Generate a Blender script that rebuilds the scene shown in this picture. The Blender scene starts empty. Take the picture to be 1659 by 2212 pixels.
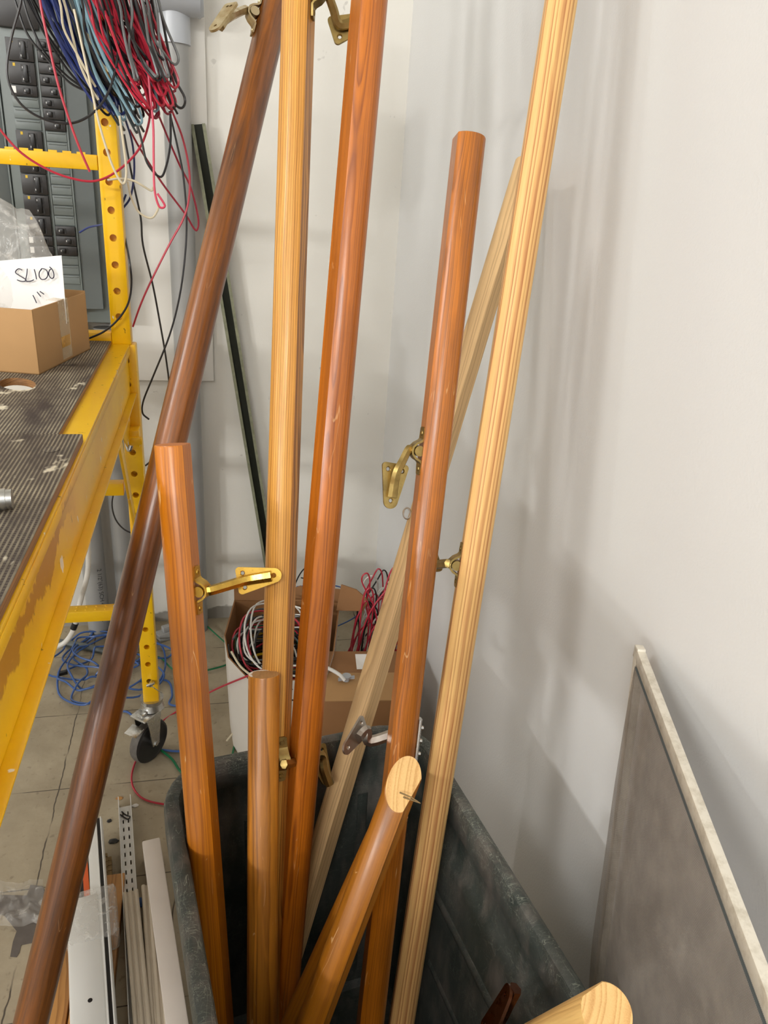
import bpy, bmesh, math, random
from mathutils import Vector as V, Matrix, noise as mnoise
R = random.Random(7)
C = bpy.context.scene.collection
W, H, F = 1659.0, 2212.0, 1640.0

# ------------------------------------------------------------------ camera
def unit(v): return V(v).normalized()
down = unit((-262, 3769, F))
dy = V((-380, -731, F)); dy = (dy - down * dy.dot(down)).normalized()
zc = -down; xc = dy.cross(zc)
CAM = V((0, 0, 1.5))
def ray(px, py):
    c = V(((px - W / 2) / F, (py - H / 2) / F, 1.0))
    return V((xc.dot(c), dy.dot(c), zc.dot(c)))
def at_d(px, py, d): return CAM + ray(px, py) * d
def at_x(px, py, X): r = ray(px, py); return CAM + r * (X / r.x)
def at_y(px, py, Y): r = ray(px, py); return CAM + r * (Y / r.y)
def at_z(px, py, Z): r = ray(px, py); return CAM + r * ((Z - 1.5) / r.z)
cam = bpy.data.objects.new('camera', bpy.data.cameras.new('camera')); C.objects.link(cam)
cam.data.sensor_fit = 'HORIZONTAL'; cam.data.sensor_width = 36.0; cam.data.lens = 36.0 * F / W
cam.data.clip_start = 0.02
right = V((xc.x, dy.x, zc.x)); dn = V((xc.y, dy.y, zc.y)); fw = V((xc.z, dy.z, zc.z))
m = Matrix.Identity(4)
for i in range(3): m[i][0] = right[i]; m[i][1] = -dn[i]; m[i][2] = -fw[i]; m[i][3] = CAM[i]
cam.matrix_world = m
bpy.context.scene.camera = cam

# ------------------------------------------------------------------ light and exposure
vs = bpy.context.scene.view_settings
bpy.context.scene.display_settings.display_device = 'sRGB'
vs.view_transform = 'Standard'; vs.look = 'None'; vs.gamma = 1.0; vs.use_curve_mapping = False
vs.exposure = 0.12
world = bpy.data.worlds.new('room_ambient'); bpy.context.scene.world = world
world.use_nodes = True
bg = world.node_tree.nodes['Background']
bg.inputs[0].default_value = (0.95, 0.98, 1.0, 1); bg.inputs[1].default_value = 0.86
def area(name, loc, target, sx, sy, power, col=(1, 0.99, 0.965)):
    l = bpy.data.lights.new(name, 'AREA'); l.shape = 'RECTANGLE'; l.size = sx; l.size_y = sy
    l.energy = power; l.color = col
    o = bpy.data.objects.new(name, l); C.objects.link(o); o.location = loc
    o.rotation_euler = (V(target) - V(loc)).to_track_quat('-Z', 'Y').to_euler()
    return o
area('tube_or_fill_light', (-8.9, -6.7, 3.50), (0.3, 1.0, 1.1), 0.62, 0.22, 215)
area('tube_or_fill_light', (-7.7, -7.9, 3.52), (0.3, 1.0, 1.1), 0.62, 0.22, 190)
area('tube_or_fill_light', (-4.6, -7.6, 3.50), (0.3, 1.0, 0.8), 1.6, 0.3, 90)
area('tube_or_fill_light', (-1.9, 0.3, 3.5), (0.4, 0.7, 0.3), 0.5, 1.5, 52)
area('tube_or_fill_light', (-9.5, 0.2, 3.45), (0.5, 0.9, 0.7), 0.3, 1.4, 90)  # added fill from far left, no known lamp; brightens the lower right wall
area('tube_or_fill_light', (-1.3, -2.7, 3.5), (0.5, 0.9, 0.5), 1.3, 0.4, 84)  # fill added behind the camera to lift the lower right wall

# ------------------------------------------------------------------ materials
def lin(c):
    f = lambda x: (x / 12.92) if x <= 0.04045 else ((x + 0.055) / 1.055) ** 2.4
    return tuple(f(x / 255.0) for x in c[:3]) + (1.0,)
class NT:
    def __init__(s, name):
        s.m = bpy.data.materials.new(name); s.m.use_nodes = True
        s.t = s.m.node_tree; s.b = s.t.nodes['Principled BSDF']; s.out = s.t.nodes['Material Output']
    def n(s, typ, ins=None, **kw):
        nd = s.t.nodes.new('ShaderNode' + typ)
        for k, v in kw.items(): setattr(nd, k, v)
        for k, v in (ins or {}).items(): s.put(nd.inputs[k], v)
        return nd
    def put(s, sock, v):
        if hasattr(v, 'is_output'): s.t.links.new(v, sock)
        else: sock.default_value = v
    def math(s, op, a, b=0.0, c=0.0, clamp=False):
        nd = s.t.nodes.new('ShaderNodeMath'); nd.operation = op; nd.use_clamp = clamp
        s.put(nd.inputs[0], a); s.put(nd.inputs[1], b); s.put(nd.inputs[2], c)
        return nd.outputs[0]
    def mix(s, f, a, b, typ='MIX'):
        nd = s.t.nodes.new('ShaderNodeMix'); nd.data_type = 'RGBA'; nd.blend_type = typ
        s.put(nd.inputs[0], f); s.put(nd.inputs[6], a); s.put(nd.inputs[7], b)
        return nd.outputs[2]
    def obj(s): return s.n('TexCoord').outputs['Object']
    def vec(s, v, scale=(1, 1, 1), loc=(0, 0, 0)):
        return s.n('Mapping', {'Vector': v, 'Scale': scale, 'Location': loc}).outputs[0]
    def noise(s, v, scale=5, detail=3, rough=0.5, dist=0.0):
        return s.n('TexNoise', {'Vector': v, 'Scale': scale, 'Detail': detail, 'Roughness': rough, 'Distortion': dist}).outputs[0]
    def step(s, x, a, b):
        nd = s.n('MapRange', {'Value': x, 'From Min': a, 'From Max': b}); return nd.outputs[0]
    def line(s, x, w):   # 1 where |x - .5| < w
        return s.step(s.math('ABSOLUTE', s.math('SUBTRACT', x, 0.5)), w, w * 0.4)
    def set(s, col=None, rough=None, metal=None, coat=None, bump=None, bs=0.2, bd=0.002):
        if col is not None: s.put(s.b.inputs['Base Color'], col)
        if rough is not None: s.put(s.b.inputs['Roughness'], rough)
        if metal is not None: s.put(s.b.inputs['Metallic'], metal)
        if coat is not None: s.put(s.b.inputs['Coat Weight'], coat); s.b.inputs['Coat Roughness'].default_value = 0.24
        if bump is not None:
            bn = s.n('Bump', {'Height': bump, 'Strength': bs, 'Distance': bd}); s.put(s.b.inputs['Normal'], bn.outputs[0])
        return s.m

def plain(name, col, rough=0.5, metal=0.0, var=0.12, scale=30, coat=None):
    t = NT(name); c = lin(col); n = t.noise(t.obj(), scale, 4)
    d = tuple(x * (1 - 2 * var) for x in c[:3]) + (1,)
    return t.set(t.mix(n, c, d), rough, metal, coat)

def wood(name, light, dark, period=0.0032, pith=(0.045, 0.03), amp=0.012, stain=0.35, stain_col=None, rough=0.36,
         coat=0.35, axis=2, ring=0.75, scr=0.0, stretch=1.0, seed=0.0, streak=0.0):
    t = NT(name); sp = t.n('SeparateXYZ', {0: t.obj()}).outputs
    o = [0, 1, 2]; o.remove(axis); x, y, z = sp[o[0]], sp[o[1]], sp[axis]
    cv = t.n('CombineXYZ', {0: x, 1: y, 2: z}).outputs[0]
    wv = t.n('TexNoise', {'Vector': t.vec(cv, (9, 9, 2.2 * stretch), (seed, seed * 2, seed * 3)), 'Scale': 1.0, 'Detail': 3.0})
    ws = t.n('SeparateColor', {0: wv.outputs[1]}).outputs
    def ax(c, off, w): return t.math('ADD', t.math('SUBTRACT', c, off), t.math('MULTIPLY', t.math('SUBTRACT', w, 0.5), amp * 2))
    ex, ey = ax(x, pith[0], ws[0]), ax(y, pith[1], ws[1])
    d = t.math('SQRT', t.math('ADD', t.math('MULTIPLY', ex, ex), t.math('MULTIPLY', ey, ey)))
    d = t.math('ADD', d, t.math('MULTIPLY', t.math('SINE', t.math('MULTIPLY', d, 2.6 / period)), period * 0.26))
    fr = t.math('FRACT', t.math('DIVIDE', d, period))
    up = t.step(fr, 0.15, 0.85); dnn = t.step(fr, 1.0, 0.88)
    lw = t.math('MULTIPLY', t.math('MULTIPLY', t.math('POWER', up, 1.7), dnn), ring)
    fib = t.noise(t.vec(cv, (700, 700, 14)), 1.0, 3, 0.6)
    lw = t.math('ADD', lw, t.math('MULTIPLY', t.math('SUBTRACT', fib, 0.5), 0.9), clamp=True)
    col = t.mix(lw, lin(light), lin(dark))
    if streak:
        sk = t.step(t.noise(t.vec(cv, (75, 75, 4.5), (seed * 2, 1, seed)), 1.0, 4, 0.6, 0.8), 0.50, 0.66)
        col = t.mix(t.math('MULTIPLY', sk, streak), col, tuple(min(1.0, v * 1.7) for v in lin(light)[:3]) + (1,))
    sc = lin(stain_col) if stain_col else tuple(v * 0.45 for v in lin(dark)[:3]) + (1,)
    st = t.step(t.noise(t.vec(cv, (42, 42, 5), (seed, 0, seed)), 1.0, 4, 0.6, 0.6), 0.42, 0.75)
    col = t.mix(t.math('MULTIPLY', st, stain), col, sc)
    if scr > 0:
        s1 = t.line(t.noise(t.vec(cv, (90, 90, 9), (0, seed, 0)), 1.0, 1), 0.012)
        s2 = t.step(t.noise(t.vec(cv, (60, 60, 14), (seed, 3, 1)), 1.0, 2), 0.62, 0.66)
        col = t.mix(t.math('MULTIPLY', t.math('MULTIPLY', s1, s2), scr), col, lin((225, 180, 125)))
    return t.set(col, t.math('ADD', rough + 0.04, t.math('MULTIPLY', fib, 0.22)), 0, coat, fib, 0.16, 0.001)

def paint(name, col, rough=0.55, bumps=0.25, scale=220, low=None):
    t = NT(name); p = t.obj(); n = t.noise(p, scale, 3); big = t.noise(p, 2.2, 3)
    c = lin(col); c2 = tuple(v * 0.93 for v in c[:3]) + (1,)
    out = t.mix(big, c, c2)
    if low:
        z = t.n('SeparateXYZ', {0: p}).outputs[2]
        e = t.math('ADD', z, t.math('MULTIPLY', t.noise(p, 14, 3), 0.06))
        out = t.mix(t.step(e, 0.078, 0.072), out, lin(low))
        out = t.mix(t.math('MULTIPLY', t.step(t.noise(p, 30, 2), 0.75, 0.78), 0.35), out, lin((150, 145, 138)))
    return t.set(out, rough, 0, None, n, bumps, 0.0012)

M = {}
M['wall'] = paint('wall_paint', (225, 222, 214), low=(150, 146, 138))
M['wall_side'] = paint('side_wall_paint', (218, 218, 217), rough=0.42, bumps=0.35, scale=260)
M['ceiling'] = paint('ceiling_paint', (225, 223, 218))
M['board'] = plain('board_paint', (226, 223, 216), 0.5, 0, 0.03, 6)
def floor_mat():
    t = NT('floor_tile'); p = t.obj(); s = t.n('SeparateXYZ', {0: p}).outputs
    base = t.mix(t.step(t.noise(p, 7, 5, 0.65), 0.3, 0.75), lin((176, 164, 140)), lin((146, 134, 112)))
    base = t.mix(t.math('MULTIPLY', t.step(t.noise(p, 60, 3), 0.62, 0.72), 0.5), base, lin((112, 100, 84)))
    wob = t.math('MULTIPLY', t.math('SUBTRACT', t.noise(p, 20, 2), 0.5), 0.012)
    lx = t.math('FRACT', t.math('DIVIDE', t.math('ADD', t.math('ADD', s[0], wob), 0.42 + 0.1525 + 3.05), 0.305))
    ly = t.math('FRACT', t.math('DIVIDE', t.math('ADD', s[1], 3.05 - 1.645 + 0.1525), 0.305))
    br = t.step(t.noise(p, 8, 2), 0.34, 0.5)
    ln = t.math('MAXIMUM', t.line(lx, 0.007), t.line(ly, 0.006))
    col = t.mix(t.math('MULTIPLY', ln, br), base, lin((70, 62, 52)))
    return t.set(col, 0.6, 0, None, t.noise(p, 90, 3), 0.2)
M['floor'] = floor_mat()
M['patch'] = plain('bare_patch', (108, 100, 94), 0.8, 0, 0.2, 50)
def yellow_mat(name, rust=0.0):
    t = NT(name); p = t.obj()
    col = t.mix(t.step(t.noise(p, 9, 4), 0.35, 0.8), lin((246, 196, 8)), lin((232, 172, 6)))
    if rust:
        s = t.n('SeparateXYZ', {0: p}).outputs
        e = t.math('ADD', t.math('ADD', t.math('SUBTRACT', s[2], 1.0), t.math('MULTIPLY', s[1], -0.05)), t.math('MULTIPLY', t.math('SUBTRACT', t.noise(p, 16, 4, 0.6), 0.5), 0.12))
        near = t.step(s[1], 0.98, 0.86)
        bl = t.math('MULTIPLY', t.step(t.math('ABSOLUTE', t.math('SUBTRACT', e, 0.060)), 0.018, 0.013), near)
        col = t.mix(t.math('MULTIPLY', bl, rust), col, lin((172, 106, 8)))
    ch = t.step(t.noise(t.vec(p, (38, 38, 22)), 1.0, 3), 0.70, 0.72)
    col = t.mix(ch, col, lin((236, 230, 212)))
    dk = t.step(t.noise(t.vec(p, (80, 80, 60), (5, 5, 5)), 1.0, 2), 0.73, 0.75)
    col = t.mix(t.math('MULTIPLY', dk, 0.7), col, lin((110, 80, 20)))
    return t.set(col, 0.33, 0, 0.25)
M['yellow'] = yellow_mat('yellow_paint'); M['yellow_rail'] = yellow_mat('yellow_paint_stained', 0.75)
def deck_mat():
    t = NT('deck_grip'); p = t.obj(); s = t.n('SeparateXYZ', {0: p}).outputs
    wx = t.math('SINE', t.math('MULTIPLY', s[0], 1250.0)); wy = t.math('SINE', t.math('MULTIPLY', s[1], 1250.0))
    g = t.math('MAXIMUM', t.step(wx, -0.2, 0.5), t.math('MULTIPLY', t.step(wy, 0.3, 0.9), 0.45))
    dirt = t.step(t.noise(t.vec(p, (1, 0.5, 1)), 13, 5, 0.65), 0.36, 0.66)
    col = t.mix(t.math('MULTIPLY', t.math('MULTIPLY', g, dirt), 0.9), lin((58, 48, 44)), lin((176, 166, 140)))
    spl = t.step(t.noise(t.vec(p, (16, 9, 9), (3, 1, 0)), 1.0, 4, 0.6), 0.63, 0.67)
    col = t.mix(spl, col, lin((214, 205, 182)))
    blk = t.step(t.noise(t.vec(p, (7, 7, 7), (9, 2, 0)), 1.0, 3), 0.64, 0.67)
    col = t.mix(t.math('MULTIPLY', blk, 0.85), col, lin((40, 30, 26)))
    return t.set(col, 0.65, 0, None, g, 0.4, 0.001)
M['deck'] = deck_mat()
M['plyedge'] = wood('plywood_edge', (150, 108, 66), (100, 66, 36), 0.004, axis=1, coat=0)
def brass(name, c1, c2, r=0.26, tarn=0.5):
    t = NT(name); p = t.obj()
    n = t.step(t.noise(p, 45, 4, 0.6), 0.4, 0.75); c = t.mix(t.math('MULTIPLY', n, tarn), lin(c1), lin(c2))
    return t.set(c, t.math('ADD', t.math('MULTIPLY', n, 0.2), r), 1.0)
M['brass'] = brass('polished_brass', (214, 176, 84), (120, 92, 36))
M['brass_dull'] = brass('aged_brass', (172, 148, 92), (92, 78, 46), 0.34, 0.7)
M['brass_worn'] = brass('worn_brass_plate', (200, 186, 150), (150, 116, 50), 0.34, 0.8)
M['steel'] = brass('brushed_steel', (190, 182, 172), (140, 132, 124), 0.33, 0.5)
M['chrome'] = brass('zinc_plate', (205, 205, 202), (150, 148, 144), 0.25, 0.6)
M['bronze'] = brass('dark_bronze', (96, 62, 44), (60, 36, 26), 0.22, 0.6)
def bin_mat():
    t = NT('scuffed_green_plastic'); p = t.obj()
    col = t.mix(t.step(t.noise(p, 10, 5, 0.6), 0.35, 0.7), lin((52, 60, 56)), lin((76, 78, 74)))
    col = t.mix(t.math('MULTIPLY', t.step(t.noise(t.vec(p, (30, 30, 9)), 1.0, 4), 0.48, 0.68), 0.75), col, lin((104, 98, 92)))
    z = t.n('SeparateXYZ', {0: p}).outputs[2]
    rim = t.step(z, 0.605, 0.625)
    for i, (sc, w) in enumerate((((90, 22, 60), 0.010), ((20, 120, 90), 0.010), ((150, 150, 26), 0.010), ((40, 200, 160), 0.012))):
        l = t.line(t.noise(t.vec(p, sc, (i * 3.1, i, 2)), 1.0, 2, 0.5, 0.4), w)
        k = t.step(t.noise(t.vec(p, (14, 14, 14), (i, i * 5, 1)), 1.0, 3), 0.46, 0.62)
        a = t.math('MULTIPLY', t.math('MULTIPLY', l, k), t.math('ADD', t.math('MULTIPLY', rim, 0.35), 0.14))
        col = t.mix(a, col, lin((170, 176, 160)))
    return t.set(col, t.math('ADD', 0.45, t.math('MULTIPLY', t.noise(p, 40, 3), 0.2)), 0, None, t.noise(p, 160, 3), 0.25, 0.001)
M['bin'] = bin_mat()
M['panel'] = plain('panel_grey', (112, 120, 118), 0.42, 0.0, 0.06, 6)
M['panel_dark'] = plain('panel_darker_grey', (92, 98, 97), 0.42, 0.0, 0.06, 6)  # darker grey of the side covers and the tube offcut
M['breaker'] = plain('breaker_black', (40, 37, 36), 0.4, 0, 0.1)
M['handle'] = plain('switch_black', (20, 19, 19), 0.35, 0, 0.1)
M['white'] = plain('white_plastic', (232, 230, 226), 0.4, 0, 0.04)
M['label_yellow'] = plain('label_yellow', (214, 178, 40), 0.5, 0, 0.05)
M['pvc'] = plain('grey_pvc', (154, 154, 152), 0.38, 0, 0.05, 12)
M['pvc_light'] = plain('light_grey_pvc', (178, 182, 188), 0.3, 0, 0.04, 12)
M['ink'] = plain('black_ink', (30, 22, 50), 0.5, 0, 0.05)
M['print'] = plain('pipe_print', (70, 72, 74), 0.5, 0, 0.05)
M['card'] = plain('cardboard', (182, 141, 92), 0.75, 0, 0.08, 18)
M['card_dark'] = plain('brown_cardboard', (150, 106, 64), 0.75, 0, 0.1, 14)
M['whitecard'] = plain('white_carton', (212, 206, 196), 0.6, 0, 0.05, 8)
M['paper'] = plain('paper', (240, 238, 234), 0.6, 0, 0.02, 8)
def clear(name, alpha, tint=(235, 232, 225), rough=0.12, crinkle=60):
    t = NT(name); p = t.obj(); n = t.noise(p, crinkle, 4, 0.6, 0.8)
    t.set(lin(tint), rough, 0, None, n, 0.9, 0.004)
    t.put(t.b.inputs['Alpha'], t.math('ADD', alpha, t.math('MULTIPLY', t.step(n, 0.52, 0.70), 0.35)))
    return t.m
M['bag'] = clear('clear_poly_bag', 0.18, crinkle=26); M['wrap'] = clear('shrink_wrap', 0.22, crinkle=45); M['tape'] = clear('clear_tape', 0.30, (225, 205, 170), 0.25, 40)
M['tape_amber'] = clear('amber_tape', 0.55, (214, 160, 60), 0.3, 40)
M['rubber'] = plain('black_rubber', (42, 40, 39), 0.55, 0, 0.12); M['tread'] = plain('worn_tread', (120, 114, 106), 0.7, 0, 0.35, 50)
WC = dict(black=(34, 32, 33), blue=(40, 54, 112), red=(186, 42, 62), crimson=(150, 30, 52), pink=(212, 74, 98), teal=(134, 168, 180),
          slate=(72, 80, 82), cream=(212, 200, 172), white=(222, 220, 214), green=(26, 112, 70), netblue=(62, 96, 158), grey=(110, 112, 112), yellow=(220, 180, 40))
for k, c in WC.items(): M['w_' + k] = plain('wire_' + k, c, 0.32, 0, 0.08, 60)
def strut_mat():
    t = NT('olive_steel'); p = t.obj()
    c = t.mix(t.step(t.noise(t.vec(p, (60, 60, 9)), 1.0, 4), 0.35, 0.65), lin((62, 68, 54)), lin((96, 102, 84)))
    c = t.mix(t.math('MULTIPLY', t.step(t.noise(p, 90, 4), 0.58, 0.68), 0.6), c, lin((150, 148, 130)))
    return t.set(c, 0.5, 0.3)
M['strut'] = strut_mat(); M['strut_edge'] = plain('chipped_edge', (150, 152, 126), 0.6, 0.2, 0.3, 70); M['strut_in'] = plain('strut_inside', (50, 54, 42), 0.6, 0.2, 0.2, 50)
M['raceway'] = plain('beige_raceway', (198, 186, 166), 0.45, 0, 0.1, 20); M['whitemetal'] = plain('white_metal', (226, 226, 222), 0.32, 0, 0.03, 10)
M['boardwood'] = plain('primed_board', (214, 204, 194), 0.55, 0, 0.06, 16); M['black'] = plain('black_strip', (22, 22, 24), 0.3, 0, 0.1)
M['orange'] = plain('orange_card', (214, 92, 34), 0.5, 0, 0.05); M['bluetape'] = plain('blue_tape', (44, 86, 150), 0.6, 0, 0.1)
def oak(n): return wood(n, (190, 138, 76), (140, 92, 44), 0.004, (0.1, 0.3), axis=1, stain=0.15, coat=0.15)
M['oak'] = oak('oak_plank'); M['scrap'] = plain('old_wood', (146, 120, 78), 0.8, 0, 0.25, 60)
def frame_mat():
    t = NT('aluminium_frame'); p = t.obj()
    c = t.mix(t.step(t.noise(p, 60, 5, 0.7), 0.45, 0.8), lin((226, 220, 206)), lin((182, 172, 152)))
    return t.set(c, 0.4, 0.25)
M['frame'] = frame_mat()
def mesh_mat():
    t = NT('insect_mesh'); uv = t.n('TexCoord').outputs['UV']; s = t.n('SeparateXYZ', {0: uv}).outputs
    fx = t.math('FRACT', t.math('MULTIPLY', s[0], 620.0)); fy = t.math('FRACT', t.math('MULTIPLY', s[1], 620.0))
    a = t.math('MAXIMUM', t.math('LESS_THAN', fx, 0.52), t.math('LESS_THAN', fy, 0.52))
    n = t.noise(uv, 22, 5, 0.7)
    col = t.mix(t.step(n, 0.4, 0.8), lin((132, 124, 116)), lin((168, 160, 150)))
    t.set(col, 0.55, 0.1); t.put(t.b.inputs['Alpha'], a); return t.m
M['mesh'] = mesh_mat()

# ------------------------------------------------------------------ mesh helpers
MW = {}
def sharp(bm, ang=0.6):
    bm.normal_update()
    for f in bm.faces: f.smooth = True
    for e in bm.edges:
        if len(e.link_faces) != 2 or e.calc_face_angle(0) > ang: e.smooth = False
def obj(name, bm, mat, parent=None, label=None, recentre=True):
    bmesh.ops.recalc_face_normals(bm, faces=bm.faces)
    sharp(bm)
    off = V((0, 0, 0))
    if parent is None and recentre and len(bm.verts):
        xs = [v.co for v in bm.verts]
        off = V(((min(c.x for c in xs) + max(c.x for c in xs)) / 2, (min(c.y for c in xs) + max(c.y for c in xs)) / 2, min(c.z for c in xs)))
        bmesh.ops.translate(bm, verts=bm.verts, vec=-off)
    me = bpy.data.meshes.new(name); bm.to_mesh(me); bm.free()
    o = bpy.data.objects.new(name, me); C.objects.link(o)
    for mm in (mat if isinstance(mat, (list, tuple)) else [mat]): me.materials.append(mm)
    if parent is not None:
        o.parent = parent; o.matrix_parent_inverse = MW[parent].inverted(); MW[o] = Matrix.Identity(4)
    else:
        o.location = off; MW[o] = Matrix.Translation(off)
    if label: o['label'] = label
    return o
def tag(o, label, cat, group=None):
    o['label'] = label; o['category'] = cat
    if group: o['group'] = group
    return o
def thing(name, loc, label, cat, group=None):
    o = bpy.data.objects.new(name, None); C.objects.link(o); o.location = loc; o.empty_display_size = 0.05
    MW[o] = Matrix.Translation(V(loc)); return tag(o, label, cat, group)
def struct(name, bm, mat):
    o = obj(name, bm, mat, None, None, False); o['kind'] = 'structure'; return o
def B(): return bmesh.new()
def xf(o=(0, 0, 0), x=(1, 0, 0), y=(0, 1, 0), z=(0, 0, 1)):
    mt = Matrix.Identity(4)
    for i in range(3): mt[i][0] = x[i]; mt[i][1] = y[i]; mt[i][2] = z[i]; mt[i][3] = o[i]
    return mt
def rotz(o, a):
    c, s = math.cos(a), math.sin(a); return xf(o, (c, s, 0), (-s, c, 0))
def box(bm, lo, hi, mt=None, bev=0.0, mi=0, seg=2):
    t = bmesh.new(); bmesh.ops.create_cube(t, size=1.0)
    for v in t.verts: v.co = V([lo[i] + (v.co[i] + 0.5) * (hi[i] - lo[i]) for i in range(3)])
    if bev: bmesh.ops.bevel(t, geom=list(t.edges), offset=bev, segments=seg, affect='EDGES', profile=0.5)
    merge(bm, t, mt, mi); return bm
def merge(bm, t, mt=None, mi=0):
    vm = {}
    for v in t.verts: vm[v] = bm.verts.new(mt @ v.co if mt else v.co)
    for f in t.faces:
        try: nf = bm.faces.new([vm[v] for v in f.verts]); nf.material_index = f.material_index or mi
        except ValueError: pass
    t.free()
def smooth_path(pts, k=6):
    pts = [V(p) for p in pts]; out = []
    if len(pts) < 3: return pts
    P = [pts[0] * 2 - pts[1]] + pts + [pts[-1] * 2 - pts[-2]]
    for i in range(1, len(P) - 2):
        a, b, c, d = P[i - 1:i + 3]
        for j in range(k):
            t = j / k
            out.append(0.5 * ((2 * b) + (c - a) * t + (2 * a - 5 * b + 4 * c - d) * t * t + (3 * b - a - 3 * c + d) * t ** 3))
    out.append(pts[-1]); return out
def frames(pts):
    n = len(pts); T = [(pts[min(i + 1, n - 1)] - pts[max(i - 1, 0)]).normalized() for i in range(n)]
    ref = V((0, 0, 1)) if abs(T[0].z) < 0.9 else V((1, 0, 0))
    u = (ref - T[0] * ref.dot(T[0])).normalized(); out = []
    for t in T:
        u = u - t * u.dot(t)
        u = u.normalized() if u.length > 1e-6 else t.orthogonal().normalized()
        out.append((t, u, t.cross(u)))
    return out
def tube(bm, pts, r, sides=7, caps=True, mi=0, sec=None, up=None):
    pts = [V(p) for p in pts]; fr = frames(pts); rings = []
    for i, p in enumerate(pts):
        rr = r[i] if isinstance(r, (list, tuple)) else r
        t, u, w = fr[i]
        if up is not None: u = (V(up) - t * V(up).dot(t)).normalized(); w = t.cross(u)
        ring = []
        for k in range(sides):
            a = 2 * math.pi * k / sides + math.pi / sides
            ca, sa = math.cos(a), math.sin(a)
            if sec: ca *= sec[0]; sa *= sec[1]
            ring.append(bm.verts.new(p + (u * ca + w * sa) * rr))
        rings.append(ring)
    for a, b in zip(rings, rings[1:]):
        for k in range(sides):
            f = bm.faces.new((a[k], a[(k + 1) % sides], b[(k + 1) % sides], b[k])); f.material_index = mi
    if caps:
        f = bm.faces.new(rings[0][::-1]); f.material_index = mi
        f = bm.faces.new(rings[-1]); f.material_index = mi
    return bm
def cyl(bm, a, b, r, sides=24, r2=None, mi=0): return tube(bm, [V(a), V(b)], [r, r if r2 is None else r2], sides, True, mi)
def prism(bm, outline, z0, z1, mt=None, bev=0.0, mi=0):
    t = bmesh.new(); lo = [t.verts.new((x, y, z0)) for x, y in outline]; hi = [t.verts.new((x, y, z1)) for x, y in outline]
    n = len(outline)
    for i in range(n): t.faces.new((lo[i], lo[(i + 1) % n], hi[(i + 1) % n], hi[i]))
    t.faces.new(lo[::-1]); t.faces.new(hi)
    if bev:
        es = [e for e in t.edges if len(e.link_faces) == 2 and e.calc_face_angle(0) > 0.9]
        bmesh.ops.bevel(t, geom=es, offset=bev, segments=2, affect='EDGES')
    merge(bm, t, mt, mi); return bm
def cut(bm, cutter):
    """boolean difference of two closed bmeshes, returned as a new bmesh"""
    bmesh.ops.recalc_face_normals(bm, faces=bm.faces); bmesh.ops.recalc_face_normals(cutter, faces=cutter.faces)
    ma = bpy.data.meshes.new('a'); bm.to_mesh(ma); bm.free(); mb = bpy.data.meshes.new('b'); cutter.to_mesh(mb); cutter.free()
    a = bpy.data.objects.new('a', ma); b = bpy.data.objects.new('b', mb); C.objects.link(a); C.objects.link(b)
    md = a.modifiers.new('m', 'BOOLEAN'); md.object = b; md.operation = 'DIFFERENCE'; md.solver = 'EXACT'; md.use_self = True
    dg = bpy.context.evaluated_depsgraph_get(); dg.update()
    out = bmesh.new(); out.from_mesh(a.evaluated_get(dg).data)
    bpy.data.objects.remove(a); bpy.data.objects.remove(b); bpy.data.meshes.remove(ma); bpy.data.meshes.remove(mb)
    return out

# ------------------------------------------------------------------ the setting
WX, WY = 0.572, 2.447
struct('floor', box(B(), (-11.0, -9.5, -0.05), (WX, WY, 0)), M['floor'])
struct('wall_back', box(B(), (-11.0, WY, -0.05), (WX + 0.1, WY + 0.1, 3.6)), M['wall'])
struct('wall_right', box(B(), (WX, -9.5, -0.05), (WX + 0.1, WY, 3.6)), M['wall_side'])
struct('ceiling', box(B(), (-11.0, -9.5, 3.6), (WX + 0.1, WY + 0.1, 3.7)), M['ceiling'])

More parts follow.
